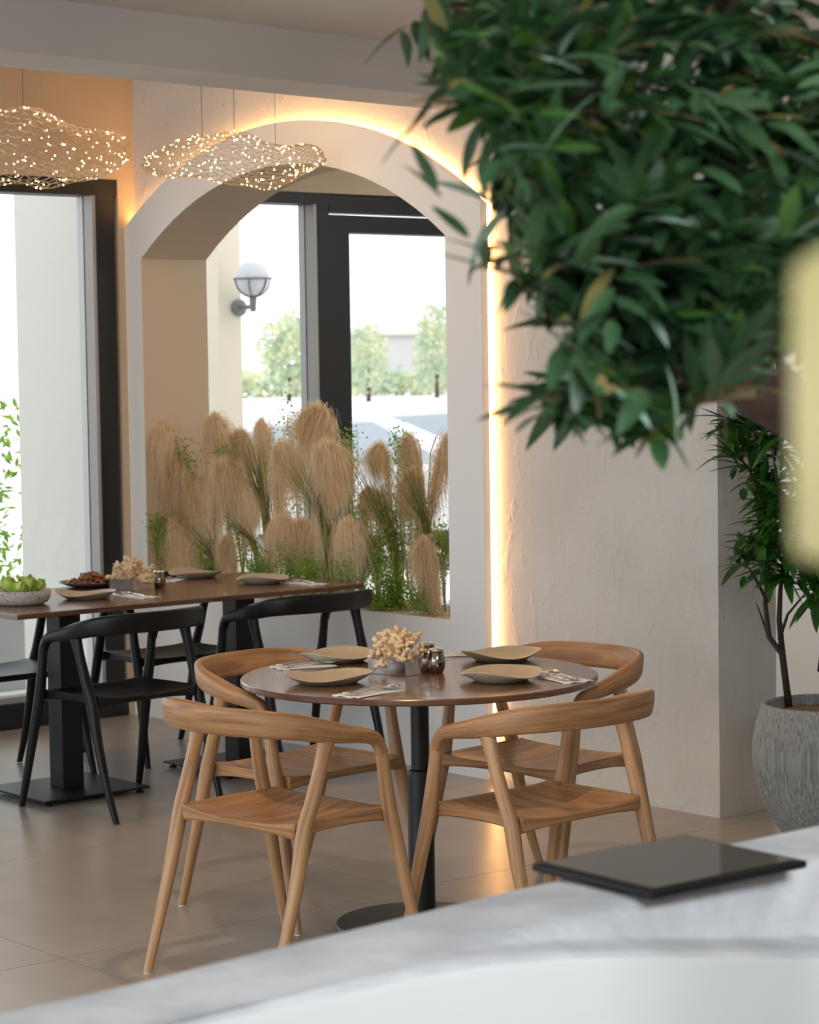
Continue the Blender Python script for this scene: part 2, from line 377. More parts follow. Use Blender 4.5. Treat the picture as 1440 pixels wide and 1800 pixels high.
tag(strip, 'warm glowing light strip following the rim of the white arch panel', 'light strip')
# facade wall and corridor
tag(MB().box(-10.0,-9.80,-2.6,6.50,2.63,3.30).build('wall_left', M['bulkhead']), kind='structure')
tag(MB().box(-10.0,-9.80,6.40,6.50,0,2.63).build('trim_2', M['bulkhead']), kind='structure')
tag(MB().box(-10.0,-9.80,6.50,9.1,2.61,3.30).build('wall_corridor', M['bulkhead']), kind='structure')
tag(MB().box(-10.0,1.35,9.1,9.25,0,3.30).build('wall_back', M['smooth_white']), kind='structure')
tag(MB().box(1.2,1.35,-2.6,9.1,0,3.3).build('wall_right', M['plaster']), kind='structure')
cl = MB().box(-10.0,-6.2,-2.6,9.2,3.30,3.42); tag(cl.build('ceiling', M['ceiling']), kind='structure')
# lower ceiling and beam (slightly skewed)
fa = Vector((-6.605,3.885)); fb = Vector((-6.839,6.0)); d = (fb-fa)/(fb.y-fa.y)
p0 = fa + d*(-2.6-fa.y); p1 = fa + d*(6.50-fa.y); off = Vector((-.33,0))
v = []
for z in (2.72,3.30):
    for p in (p0, p1, p1+off, p0+off): v.append((p.x,p.y,z))
tag(obj('trim_3', v, [(0,3,2,1),(4,5,6,7),(0,1,5,4),(1,2,6,5),(2,3,7,6),(3,0,4,7)], M['ceiling'], smooth=False), kind='structure')
v = [(p0.x,-2.6,2.90),(1.2,-2.6,2.90),(1.2,6.50,2.90),(p1.x,6.50,2.90),(p0.x,-2.6,3.3),(1.2,-2.6,3.3),(1.2,6.50,3.3),(p1.x,6.50,3.3)]
tag(obj('trim_4', v, [(0,3,2,1),(4,5,6,7),(0,1,5,4),(1,2,6,5),(2,3,7,6),(3,0,4,7)], M['ceiling'], smooth=False), kind='structure')
tag(MB().box(-6.2,1.2,6.5,9.2,3.1,3.3).build('trim_5', M['ceiling']), kind='structure')

# windows of the facade (plane x = -9.81)
def facade(name, y0, y1, stiles, panes, z0=.12, zh=2.55):
    root = MB().box(-9.96,-9.81,y0,y1,zh,zh+.075).build(name, M['darkmetal']); tag(root, kind='structure')
    MB().box(-9.96,-9.80,y0,y1,0,z0).build('bottom_rail', M['darkmetal'], root)
    MB().box(-9.93,-9.83,y0,y1,z0,z0+.03).build('sill_profile', M['grey_and_skylit'], root)
    for a,b in stiles:
        MB().box(-9.96,-9.81,a+.02,b,z0,zh).build('stile', M['darkmetal'], root)
        MB().box(-9.95,-9.815,a,a+.02,z0,zh).build('stile_lit_side', M['grey_and_skylit'], root)  # paler strip: sky reflected on the dark stile's side, done as colour
    for a,b in panes:
        MB().box(-9.90,-9.888,a,b,z0,zh).build('pane', M['glass'], root)
    return root
facade('window_1', -2.6, 6.40, [(-1.2,-1.08),(1.3,1.42),(3.8,3.92),(6.26,6.38)], [(-2.6,-1.2),(-1.08,1.3),(1.42,3.8),(3.92,6.26)])
tag(MB().box(-10.0,-9.80,6.50,6.86,0,2.61).build('trim_7', M['bulkhead']), kind='structure')
facade('window_2', 6.86, 7.72, [(7.62,7.715)], [(6.86,7.62)])
dr = MB().box(-9.96,-9.81,7.72,9.1,2.515,2.60).build('door_1', M['darkmetal']); tag(dr, kind='structure')
MB().box(-9.96,-9.81,7.715,7.85,0,2.50).build('door_stile', M['darkmetal'], dr)
MB().box(-9.96,-9.81,8.75,8.88,0,2.50).build('door_stile', M['darkmetal'], dr)
MB().box(-9.95,-9.82,7.85,8.75,2.41,2.50).build('top_rail', M['darkmetal'], dr)
MB().box(-9.95,-9.82,7.85,8.75,0,.14).build('bottom_rail', M['darkmetal'], dr)
MB().box(-9.90,-9.888,7.85,8.75,.14,2.41).build('pane', M['glass'], dr)

# ------------------------------------------------------------------ outside
tag(MB().box(-10.95,-10.02,6.50,6.78,-.06,3.3).build('wall_buttress', M['white_ext']), kind='structure')
tag(MB().box(-13.9,-12.55,8.95,9.13,-.06,3.6).build('wall_pier', M['cream_ext']), kind='structure')
wl = empty('wall_lamp', (-12.55,9.05,2.11)); tag(wl, 'outdoor wall lamp with white globe in a grey cage on the cream pier', 'lamp')
lc = atx(444,490,-12.30); base = atx(419,541,-12.545)
rel = lambda p: Vector(p)-wl.location
MB().lathe([(0,0),(.055,0),(.055,.02),(.03,.035),(0,.035)],20).build('wall_plate', M['lampgrey'], wl, True)
wp = bpy.data.objects[-1] if False else None
for o in bpy.data.objects:
    if o.name == 'wall_plate': o.rotation_euler = (0,pi/2,0); o.location = rel(base); 
MB().tube([rel(base)+Vector((.02,0,0)), rel((lc.x,lc.y,base.z))], .014, 8).build('arm', M['lampgrey'], wl, True)
MB().tube([rel((lc.x,lc.y,base.z-.03)), rel((lc.x,lc.y,lc.z-.10))], [.018,.026], 10).build('neck', M['lampgrey'], wl, True)
MB().lathe([(.001,-.112)]+[(.112*cos(a),.112*sin(a)) for a in [(-75+15*k)*pi/180 for k in range(11)]]+[(.001,.112)], 28, rel(lc)).build('globe', M['globe'], wl, True)
cg = MB()
for k in range(6):
    a = k*pi/3+.2; cg.tube([rel(lc)+Vector((cos(a)*.118*cos(t),sin(a)*.118*cos(t),.118*sin(t))) for t in [(-80+16*j)*pi/180 for j in range(6)]], .005, 5)
cg.tube([rel(lc)+Vector((cos(k*pi/14)*.121,sin(k*pi/14)*.121,0)) for k in range(29)], .006, 5)
cg.build('cage', M['lampgrey'], wl, True)
def blob_tree(px, py0, py1, wpx, dist, label, name='round_tree', n=900):
    b = atd(px, py1, dist); top = atd(px, py0, dist); h = top.z-b.z; r = wpx/2/FPX*dist
    g = Vector((b.x,b.y,-.06)); root = empty(name, g); tag(root, label, 'tree', None)
    MB().tube([(0,0,0),(0.05,0,h*.25),(0,0,top.z*.5)], [.12,.09,.05], 7).build('trunk', M['bark'], root, True)
    m = MB(); rnd = random.Random(int(px)); cz = (top.z + max(b.z,.4))/2+.06; hz = (top.z-max(b.z,.4))/2*1.05
    for k in range(n):
        u = Vector((rnd.gauss(0,1),rnd.gauss(0,1),rnd.gauss(0,1))).normalized()*(rnd.random()**.35)
        lump = 1+.22*noise.noise(u*2.2+Vector((px,0,0)))
        c = Vector((u.x*r*lump,u.y*r*lump,cz+u.z*hz*lump)); s_ = r*.13
        a = Vector((rnd.gauss(0,1),rnd.gauss(0,1),rnd.gauss(0,1))).normalized()*s_; b2 = a.orthogonal().normalized()*s_*.6
        m.add([c-a,c-b2,c+a,c+b2],[(0,1,2,3)])
    o = m.build('crown', M['hazed_leaf'], root); o['kind']='stuff'
blob_tree(508, 548, 690, 105, 120, 'pale round tree across the road, left of the window mullion')
blob_tree(648, 560, 700, 75, 115, 'yellow-green tree across the road just right of the black door stile')
blob_tree(768, 535, 690, 85, 125, 'tall pale tree across the road at the right edge of the arch')
blob_tree(585, 590, 690, 90, 140, 'low tree behind the mullion between the two round trees')
fbd = atd(706,684,150)
fb = empty('far_building', (fbd.x,fbd.y,-.06), YAW); tag(fb, 'low grey building in the haze between the trees', 'building')
MB().box(-4.2,3.4,-3,3,0,3.6).build('wall', M['far_wall'], fb)
MB().box(-4.6,3.8,-3.4,3.4,3.6,3.85).build('roof', M['white_ext'], fb)
hd = atd(700,684,135); hm = MB(); rnd = random.Random(3)
for k in range(900):
    c = Vector((rnd.uniform(-14,6),rnd.uniform(-.6,.6),rnd.uniform(0,1.5+.5*noise.noise(Vector((k*.01,0,0)))))); a = Vector((rnd.gauss(0,1),rnd.gauss(0,1),rnd.gauss(0,1))).normalized()*.3; b2 = a.orthogonal().normalized()*.2
    hm.add([c-a,c-b2,c+a,c+b2],[(0,1,2,3)])
hg = hm.build('hedge', M['hazed_leaf'], loc=(hd.x,hd.y,-.06)); hg.rotation_euler=(0,0,YAW); tag(hg,'low pale hedge running along the far side of the road','hedge',kind='stuff')
def car(px, py, d, L, label):
    p = atd(px,py,d); root = empty('car', (p.x,p.y,-.06), YAW+.12); tag(root, label, 'car', None)
    prof = cr([(-2.1,.35),(-2.15,.62),(-1.9,.86),(-1.15,.95),(-.55,1.32),(.35,1.38),(1.05,1.12),(1.6,.95),(2.1,.82),(2.15,.45),(2.1,.35)],30)
    rings = []
    for y,s_ in ((-.85,.94),(-.80,1),(.80,1),(.85,.94)):
        rings.append([Vector((x,y*(1 if z<.95 else .88),.3+(z-.3)*s_)) for x,z in prof])
    MB().loft(rings).build('body', M['car'], root, False)
    for sy in (-1,1): MB().add([(-1.0,sy*.86,.95),(.95,sy*.86,.95),(.35,sy*.79,1.30),(-.5,sy*.79,1.26)],[(0,1,2,3)])
    g = MB(); 
    for sy in (-1,1): g.add([(-1.0,sy*.865,.95),(1.0,sy*.865,.95),(.4,sy*.80,1.28),(-.5,sy*.80,1.25)],[(0,1,2,3)])
    g.build('side_window', M['carglass'], root)
    for x in (-1.35,1.35):
        for sy in (-.8,.8):
            w = MB().lathe([(0,-.09),(.31,-.09),(.31,.09),(0,.09)],18).build('wheel', M['rubber'], root, True); w.rotation_euler=(pi/2,0,0); w.location=(x,sy,.31)
car(560, 790, 21, 4, 'pale car parked outside behind the tall middle plume')
car(720, 800, 24, 4, 'silver car parked outside behind the right-hand plumes')
# planting seen at the far left through the window
pt = empty('outdoor_planter', atx(4,1250,-11.6)); pt.location.z = -.06; tag(pt, 'dark square planter with a leafy shrub outside at the far left', 'planter')
MB().box(-.22,.22,-.5,.22,0,.55).build('planter_box', M['grey_and_skylit'], pt)
m = MB(); rnd = random.Random(5)
for k in range(700):
    c = Vector((rnd.gauss(0,.13),rnd.gauss(-.14,.14),rnd.uniform(.6,1.6))); a = Vector((rnd.gauss(0,1),rnd.gauss(0,1),rnd.gauss(0,1))).normalized()*.035; b2 = a.orthogonal().normalized()*.012
    m.add([c-a,c-b2,c+a,c+b2],[(0,1,2,3)])
m.build('shrub', M['fern'], pt)['kind'] = 'stuff'
MB().tube([(0,-.1,.5),(.02,-.12,1.0),(0,-.1,1.5)],[.02,.015,.008],6).build('stem', M['bark'], pt, True)
# ------------------------------------------------------------------ chairs
def leg_mesh(keys):
    """keys: (x,y,z,a,b) bottom to top"""
    k = cr(keys, 18); rings = []
    for x,y,z,a,b in k: rings.append(ring(Vector((x,y,z)), Vector((1,0,0)), Vector((0,1,0)), a, b, 14, 2.35))
    return MB().loft(rings)
def make_chair(M1, M2, label, cat, group, pad):
    root = empty('dining_armchair'); tag(root, label, cat, group)
    # seat
    nx, ny = 22, 16; V = []; F = []; U = []
    def sp(u, v):   # u,v in -1..1
        hw = .243 + .006*v; x = u*hw
        y = -.222 - .022*(1-u*u) if False else 0
        yb = -.225 - .018*(1-u*u); yf = .160 + .006*(1-u*u); y = yb + (yf-yb)*(v+1)/2
        return x, y
    def dish(u, v):
        e = 1-min(1,(u*u)**1.5); w = 1-min(1,abs((v+.12)/1.0)**2.4)
        z = .466 - .027*e*max(0,w) - .012*(1-u*u)*max(0,(v-.2))**1.0 + .006*abs(u)**3
        z += .004*cos(u*pi)*max(0,v)
        return z
    for j in range(ny+1):
        for i in range(nx+1):
            u = -1+2*i/nx; v = -1+2*j/ny; x,y = sp(u,v); V.append((x,y,dish(u,v)))
    nt_ = len(V)
    for j in range(ny+1):
        for i in range(nx+1):
            u = -1+2*i/nx; v = -1+2*j/ny; x,y = sp(u*.985,v*.975)
            cnr = max(abs(u)**6 if False else 0, 0)
            zb = .432 - .010*(abs(u*v))**3 + .006*(1-abs(u)**2)*(abs(v)>.9) + .006*(1-abs(v)**2)*(abs(u)>.9)
            V.append((x,y,zb))
    for j in range(ny):
        for i in range(nx):
            a = j*(nx+1)+i; q = (a,a+1,a+nx+2,a+nx+1); F.append(q); U.append([(V[t][0],V[t][1]+3) for t in q])
            q2 = tuple(nt_+t for t in q[::-1]); F.append(q2); U.append([(V[t][0],V[t][1]) for t in q2])
    bd = [i for i in range(nx+1)] + [j*(nx+1)+nx for j in range(1,ny+1)] + [ny*(nx+1)+i for i in range(nx-1,-1,-1)] + [j*(nx+1) for j in range(ny-1,0,-1)]
    s = 0
    for k in range(len(bd)):
        a, b = bd[k], bd[(k+1)%len(bd)]; L_ = (Vector(V[a])-Vector(V[b])).length
        F.append((b, a, nt_+a, nt_+b)); U.append([(1,s+L_),(1,s),(1.035,s),(1.035,s+L_)]); s += L_
    so = obj('seat', V, F, M1, root, True, U); smoothby(so, 50)
    bv = so.modifiers.new('bevel','BEVEL'); bv.width = .006; bv.segments = 2; bv.limit_method='ANGLE'; bv.angle_limit = math.radians(50)
    # rail with both arms and bent ends
    half = [(0,-.345,.750,.0115,.040),(.10,-.336,.750,.012,.040),(.20,-.296,.747,.0135,.039),(.252,-.222,.736,.016,.036),(.268,-.135,.717,.020,.0325),
            (.269,-.06,.701,.020,.0265),(.267,.0,.690,.0195,.0225),(.265,.048,.678,.019,.0200),(.2645,.073,.660,.018,.0185),(.2655,.086,.630,.017,.0175)]
    keys = [(-x,y,z,a,b) for x,y,z,a,b in half[:0:-1]] + half
    P = cr(keys, 110); rings = []
    for i,p in enumerate(P):
        c = Vector(p[:3]); t = (Vector(P[min(i+1,109)][:3])-Vector(P[max(i-1,0)][:3])).normalized()
        out = Vector((c.x, c.y+.05, 0)); out = (out - t*out.dot(t))
        out = Vector((out.x,out.y,0)) if abs(t.z)<.5 else Vector((1 if c.x>0 else -1,0,0)); out = (out-t*out.dot(t)).normalized()
        up = t.cross(out).normalized(); up = up if up.z>=0 else -up
        if abs(t.z) > .75: up = Vector((0,1,0))-t*t.y; up.normalize()
        # back leans outward at its top
        lean = .16*max(0,min(1,(-c.y-.10)/.2)); o2 = (out*cos(lean)+up*(-sin(lean))); u2 = up*cos(lean)+out*sin(lean)
        r_ = ring(c, o2, u2, p[3], p[4], 18, 2.9)
        if o2.cross(u2).dot(t) < 0: r_ = [r_[0]]+r_[:0:-1]
        rings.append(r_)
    mb = MB().loft(rings); ro = mb.build('backrest', M1, root, True); smoothby(ro, 60)
    for sx in (-1,1):
        # rear leg: knee at the seat, flared into the rail
        mb = leg_mesh([(sx*.257,-.341,.004,.0125,.0125),(sx*.262,-.292,.14,.0155,.0155),(sx*.262,-.237,.32,.0195,.0195),(sx*.2585,-.206,.45,.0205,.0225),
                       (sx*.262,-.176,.53,.0195,.0210),(sx*.264,-.142,.63,.018,.020),(sx*.265,-.118,.700,.0185,.030)])
        lo = mb.build('leg', M2, root, True); smoothby(lo, 60)
        if pad: MB().lathe([(0,0),(.0105,0),(.0115,.004),(.0115,.008),(0,.008)],12,(sx*.257,-.341,-.002)).build('foot_pad', M['foot_pad'], lo, True)
        mb = leg_mesh([(sx*.288,.226,.004,.0125,.0125),(sx*.282,.196,.12,.0155,.0155),(sx*.270,.146,.34,.0195,.020),(sx*.2635,.121,.45,.0205,.0225),
                       (sx*.265,.106,.52,.0190,.0205),(sx*.265,.094,.59,.0172,.0182),(sx*.2655,.087,.642,.017,.0178)])
        lo = mb.build('leg', M2, root, True); smoothby(lo, 60)
        if pad: MB().lathe([(0,0),(.0105,0),(.0115,.004),(.0115,.008),(0,.008)],12,(sx*.288,.226,-.002)).build('foot_pad', M['foot_pad'], lo, True)
    return root
GW = 'oak-coloured armchairs round the round table'; GB = 'black armchairs along the rectangular table'
cw = make_chair(M['teak'], M['teak2'], 'light wooden armchair nearest the camera at front left of the round table', 'chair', GW, True)
index_kids(cw)
cw.location = (-5.327,4.031,0); cw.rotation_euler = (0,0,.096)
for (x,y,r,lab) in ((-4.934,4.563,1.599,'light wooden armchair at front right of the round table, near the tablet'),
                    (-5.867,4.510,-1.462,'light wooden armchair at back left of the round table, beside a black chair'),
                    (-5.464,5.075,3.241,'light wooden armchair at back right of the round table, in front of the textured wall')):
    c = copy_tree(cw); c.location = (x,y,0); c.rotation_euler = (0,0,r); c['label'] = lab
cb = make_chair(M['blackwood'], M['blackwood'], 'black armchair in front of the rectangular table on the left, fully in view', 'chair', GB, False)
index_kids(cb)
cb.location = (-7.819,5.034,0); cb.rotation_euler = (0,0,1.647)
for (x,y,r,lab) in ((-7.872,5.932,1.565,'black armchair in front of the rectangular table, right behind the wooden chairs'),
                    (-8.617,5.862,-1.584,'black armchair on the far side of the rectangular table, by the arch wall'),
                    (-8.611,5.010,-1.581,'black armchair on the far side of the rectangular table, cut by the left edge')):
    c = copy_tree(cb); c.location = (x,y,0); c.rotation_euler = (0,0,r); c['label'] = lab

# ------------------------------------------------------------------ tables
TC = Vector((-5.446,4.601,0)); TZ = .77
rt_ = empty('round_table', TC); tag(rt_, 'round walnut dining table on a black pedestal with four place settings', 'table')
def disc_top(r, z0, z1, n=96):
    V = [];F = [];U = []
    prof = [(0,z0),(r-.004,z0),(r,z0+.004),(r,z1-.003),(r-.003,z1)]
    for rr,z in prof[1:]:
        for k in range(n): a=2*pi*k/n; V.append((rr*cos(a),rr*sin(a),z))
    for i in range(3):
        for k in range(n):
            k2=(k+1)%n; F.append((i*n+k,i*n+k2,(i+1)*n+k2,(i+1)*n+k)); U.append([(z_,k_/n*3.4) for z_,k_ in ((.1,k),(.1,k+1),(.13,k+1),(.13,k))])
    F.append(tuple(range(n-1,-1,-1))); U.append([(V[a][0],V[a][1]) for a in F[-1]])
    F.append(tuple(3*n+k for k in range(n))); U.append([(V[a][0]*.8+.6*V[a][1],V[a][1]*.8-.6*V[a][0]) for a in F[-1]])
    return V,F,U
v_,f_,u_ = disc_top(.541, TZ-.019, TZ); smoothby(obj('tabletop', v_, f_, M['walnut'], rt_, False, u_), 30)
MB().lathe([(0,.0),(.262,.0),(.267,.005),(.262,.014),(.06,.018),(0,.018)],64).build('base_plate', M['blackmetal'], rt_, True)
MB().lathe([(0,.016),(.040,.016),(.040,.465),(.036,.478),(.028,.482),(.028,TZ-.025),(0,TZ-.025)],36).build('column', M['blackmetal'], rt_, True)
MB().lathe([(0,TZ-.030),(.15,TZ-.030),(.15,TZ-.0195),(0,TZ-.0195)],36).build('mounting_plate', M['blackmetal'], rt_, True)
for n_ in ('base_plate','column'):
    for o in bpy.data.objects:
        if o.name == n_ : smoothby(o, 35)
BZ = .78; BX0, BX1, BY0, BY1 = -8.69, -7.825, 4.615, 6.315
bt = empty('rectangular_table', ((BX0+BX1)/2,(BY0+BY1)/2,0)); tag(bt, 'long rectangular walnut table on two square black posts, laid with food', 'table')
cx_, cy_ = bt.location.x, bt.location.y
V=[(BX0-cx_,BY0-cy_,BZ-.02),(BX1-cx_,BY0-cy_,BZ-.02),(BX1-cx_,BY1-cy_,BZ-.02),(BX0-cx_,BY1-cy_,BZ-.02)]; V += [(a,b,BZ) for a,b,_ in V]
F=[(0,3,2,1),(4,5,6,7),(0,1,5,4),(1,2,6,5),(2,3,7,6),(3,0,4,7)]
U=[[(V[i][0],V[i][1]) for i in f] for f in F[:2]]+[[(0,0),(0,.9),(.02,.9),(.02,0)],[(0,0),(0,1.7),(.02,1.7),(.02,0)]]*2
o = obj('tabletop', V, F, M['walnut'], bt, False, U); bv=o.modifiers.new('bevel','BEVEL'); bv.width=.003; bv.segments=2
for yy in (5.03,5.90):
    x_ = -8.17-cx_; y_ = yy-cy_
    MB().box(x_-.05,x_+.05,y_-.05,y_+.05,.026,BZ-.03).build('post', M['blackmetal'], bt, bevel=.004)
    MB().box(x_-.16,x_+.16,y_-.16,y_+.16,BZ-.03,BZ-.0205).build('mounting_plate', M['blackmetal'], bt)
    bp = MB().box(x_-.235,x_+.235,y_-.245,y_+.245,.018,.027).build('base_plate', M['blackmetal'], bt, bevel=.002)
    for sx in (-1,1):
        for sy in (-1,1):
            MB().lathe([(0,0),(.016,0),(.018,.004),(.016,.008),(.006,.010),(.006,.018),(0,.018)],14,(x_+sx*.205,y_+sy*.215,0)).build('foot', M['blackmetal'], bp, True)

# ------------------------------------------------------------------ tableware
def plate_mesh(name, r, seed, m=None):
    rnd = random.Random(seed); ph = rnd.uniform(0,6.28); n = 56; prof = [(0,.010),(.35,.0095),(.60,.011),(.80,.017),(.93,.022),(1.0,.028),(1.01,.0275),(.99,.0245),(.86,.016),(.66,.003),(.60,.0),(0,.0)]
    V = [];F = []
    for pr_,z in prof:
        for k in range(n):
            a = 2*pi*k/n; w = 1+.05*cos(2*(a-ph))+.02*cos(3*a+ph)
            lift = (pr_**4)*(.007*cos(2*(a-ph)+.8)+.004*cos(3*a+ph*2)) if z>.012 else 0
            V.append((r*pr_*w*cos(a), r*pr_*w*sin(a), z+lift*(1 if z>.016 else .3)))
    for i in range(len(prof)-1):
        for k in range(n): k2=(k+1)%n; F.append((i*n+k,i*n+k2,(i+1)*n+k2,(i+1)*n+k))
    F = [f[::-1] for f in F]
    o = obj(name, V, F, [m or M['plate'], m or M['plate_rim']], smooth=True)
    mi = []
    for i in range(len(prof)-1): mi += [0 if i < 4 else 1]*n
    o.data.polygons.foreach_set('material_index', mi); return o
GP = 'organic beige plates'
def put_plate(px, py, z, r, seed, rz, lab):
    p = atz(px,py,z); o = plate_mesh('plate', r, seed); o.location = (p.x,p.y,z+.0005); o.rotation_euler = (0,0,rz); tag(o, lab, 'plate', GP)
put_plate(578,1200,TZ,.128,1,0.5,'beige plate with wavy rim at the front left of the round table')
put_plate(596,1162,TZ,.128,2,2.5,'beige plate with wavy rim at the back left of the round table')
put_plate(881,1196,TZ,.128,3,4.0,'beige plate with wavy rim at the front right of the round table')
put_plate(882,1160,TZ,.128,5,1.0,'beige plate with wavy rim at the back right of the round table')
put_plate(152,1052,BZ,.118,1,.3,'beige wavy plate beside the salad bowl on the rectangular table')
put_plate(461,1025,BZ,.118,2,3.0,'beige wavy plate at the right end of the rectangular table')
put_plate(345,1015,BZ,.118,3,2.0,'beige wavy plate behind the shaker on the rectangular table')
# napkins and cutlery
def ribbon3(mb, pts, ws, th):
    """flat bar along +x with widths ws"""
    V = [];F = []
    for (x,y,z),w in zip(pts,ws):
        V += [(x,y-w/2,z),(x,y+w/2,z),(x,y+w/2,z+th),(x,y-w/2,z+th)]
    for i in range(len(pts)-1):
        for k in range(4): k2=(k+1)%4; F.append((i*4+k,i*4+k2,(i+1)*4+k2,(i+1)*4+k))
    F += [(3,2,1,0)]; b = (len(pts)-1)*4; F += [(b,b+1,b+2,b+3)]; mb.add(V,F)
def fork_parts():
    root = empty('fork'); h = MB(); ribbon3(h,[(0,0,.001),(.01,0,.0015),(.05,0,.003),(.10,0,.005),(.125,0,.003)],[.010,.017,.010,.006,.012],.0022)
    h.build('handle', M['silver'], root, True)
    t = MB(); ribbon3(t,[(.125,0,.003),(.14,0,.0015),(.15,0,.002)],[.012,.022,.023],.002)
    for k in range(4): ribbon3(t,[(.15,-.0095+k*.0063,.002),(.17,-.0095+k*.0063,.001),(.19,-.0092+k*.0061,.006)],[.0038,.0032,.0018],.0018)
    t.build('tines', M['silver'], root, True); return root
def spoon_parts():
    root = empty('spoon'); h = MB(); ribbon3(h,[(0,0,.001),(.01,0,.0015),(.05,0,.003),(.10,0,.005),(.14,0,.004)],[.010,.018,.010,.006,.007],.0022)
    h.build('handle', M['silver'], root, True)
    V=[];F=[]; n=24; rr=[0,.5,.8,1.0]
    for i,r in enumerate(rr):
        for k in range(n): a=2*pi*k/n; V.append((.165+.030*r*cos(a), .0195*r*sin(a)*(1+.12*cos(a)), .001+.007*r**2.2))
    for i in range(3):
        for k in range(n): k2=(k+1)%n; F.append((i*n+k,i*n+k2,(i+1)*n+k2,(i+1)*n+k))
    o = obj('spoon_bowl', V, F, M['silver'], root, True); sd=o.modifiers.new('thickness','SOLIDIFY'); sd.thickness=.0014; return root
def knife_parts():
    root = empty('knife'); h = MB(); ribbon3(h,[(0,0,.001),(.01,0,.001),(.05,0,.001),(.10,0,.001),(.11,0,.001)],[.011,.018,.014,.011,.009],.004)
    h.build('handle', M['silver'], root, True); b = MB(); ribbon3(b,[(.11,0,.002),(.13,-.002,.002),(.18,-.002,.002),(.208,.001,.002),(.215,.004,.002)],[.009,.018,.019,.013,.003],.0012)
    b.build('blade', M['silver'], root, True); return root
protos = {}
def put(kind, pos, rz, lab, grp, tilt=0):
    if kind not in protos:
        o = {'fork':fork_parts,'spoon':spoon_parts,'knife':knife_parts}[kind](); index_kids(o); protos[kind] = o
    else: o = copy_tree(protos[kind])
    o.location = pos; o.rotation_euler = (0,tilt,rz); tag(o, lab, 'cutlery', grp); return o
def napkin(p0, p1, w, z, lab):
    a = Vector((p0.x,p0.y,0)); b = Vector((p1.x,p1.y,0)); L_ = (b-a).length; n = 24; V=[];F=[]
    for i in range(n+1):
        t = i/n
        for j in range(7):
            s_ = -1+2*j/6; V.append((t*L_ + (.006*sin(j*2.2) if i==0 else 0), s_*w/2*(1-.15*t) + .0, .0016+.0012*sin(j*2.1+t*5)+.0012*(i%2)*(t<.2)))
    for i in range(n):
        for j in range(6): q=i*7+j; F.append((q,q+7,q+8,q+1))
    o = obj('napkin', V, F, M['napkin'], smooth=True); sd=o.modifiers.new('thickness','SOLIDIFY'); sd.thickness=.0018; sd.offset=-1
    o.location=(a.x,a.y,z+.0005); o.rotation_euler=(0,0,atan2((b-a).y,(b-a).x)); tag(o, lab, 'napkin', 'folded white napkins under the cutlery'); return o
def setting(pa, pb, z, where, off=.02, kn=True, w=.105):
    """pa handle end, pb head end (pixels)"""
    a = atz(*pa,z); b = atz(*pb,z); d_ = (b-a).normalized(); L_ = (b-a).length; n_ = Vector((-d_.y,d_.x,0)); ang = atan2(d_.y,d_.x)
    napkin(a, a+d_*max(.17,min(L_,.21)), w, z, 'folded white napkin under the cutlery '+where)
    zt = z+.0052
    put('fork', (a+n_*.020+d_*off+Vector((0,0,zt-z))), ang+.10, 'polished fork '+where, 'forks on napkins')
    put('spoon', (a-n_*.012+d_*off+Vector((0,0,zt-z))), ang-.04, 'polished spoon '+where, 'spoons on napkins')
    if kn: put('knife', (a+n_*.004+d_*(off-.015)+Vector((0,0,zt-z+.004))), ang+.02, 'polished knife '+where, 'knives on napkins')
setting((606,1226),(722,1206),TZ,'beside the front left plate of the round table')
setting((486,1176),(582,1168),TZ,'at the left edge of the round table')
setting((1018,1200),(908,1176),TZ,'at the right edge of the round table')
setting((838,1150),(772,1152),TZ,'behind the shakers on the round table', kn=False)
setting((262,1052),(190,1044),BZ,'beside the salad bowl plate on the rectangular table', kn=False)
setting((562,1029),(494,1022),BZ,'at the right end of the rectangular table', kn=False)
setting((285,1024),(318,1016),BZ,'behind the shaker on the rectangular table', kn=False)
# metal box with coral
def coral_box(p, z, rz, where):
    b = empty('metal_box', (p.x,p.y,z), rz); tag(b, 'square polished silver box holding coral '+where, 'box', 'silver boxes with coral')
    hx, hy, h, t = .075,.060,.046,.004
    wl_ = MB(); wl_.box(-hx,hx,-hy,-hy+t,0.001,h).box(-hx,hx,hy-t,hy,0.001,h).box(-hx,-hx+t,-hy+t,hy-t,0.001,h).box(hx-t,hx,-hy+t,hy-t,0.001,h)
    wl_.build('box_wall', M['silverbox'], b); MB().box(-hx+t,hx-t,-hy+t,hy-t,.001,.012).build('box_floor', M['silverbox'], b)
    rnd = random.Random(int(p.x*100)); m_ = MB()
    for k in range(46):
        th = rnd.uniform(0,6.28); el = rnd.uniform(.12,1.45); L_ = rnd.uniform(.058,.088)
        dd = Vector((cos(th)*cos(el)*1.1,sin(th)*cos(el)*.95,sin(el))); q = Vector((0,0,.022)); pts=[q+dd*.012]; 
        for s_ in range(4):
            dd = (dd+Vector((rnd.gauss(0,.22),rnd.gauss(0,.22),rnd.gauss(0.04,.2)))).normalized(); pts.append(pts[-1]+dd*L_/4)
        m_.tube(pts,[.0098,.0095,.0090,.0098,.0068],8)
        for s_ in (2,3,4):
            for _ in range(2):
                d2 = (dd+Vector((rnd.gauss(0,.9),rnd.gauss(0,.9),rnd.gauss(0,.7)))).normalized(); m_.tube([pts[s_],pts[s_]+d2*.012,pts[s_]+d2*.022],[.0078,.0072,.0055],6)
    c = m_.build('coral', M['coral'], smooth=True); c.location=(p.x,p.y,z+.012); tag(c,'pale orange branching coral in the silver box '+where,'coral','coral pieces')
coral_box(atz(703,1183,TZ), TZ, .15, 'at the middle of the round table')
coral_box(atz(232,1036,BZ), BZ, .15, 'on the rectangular table')
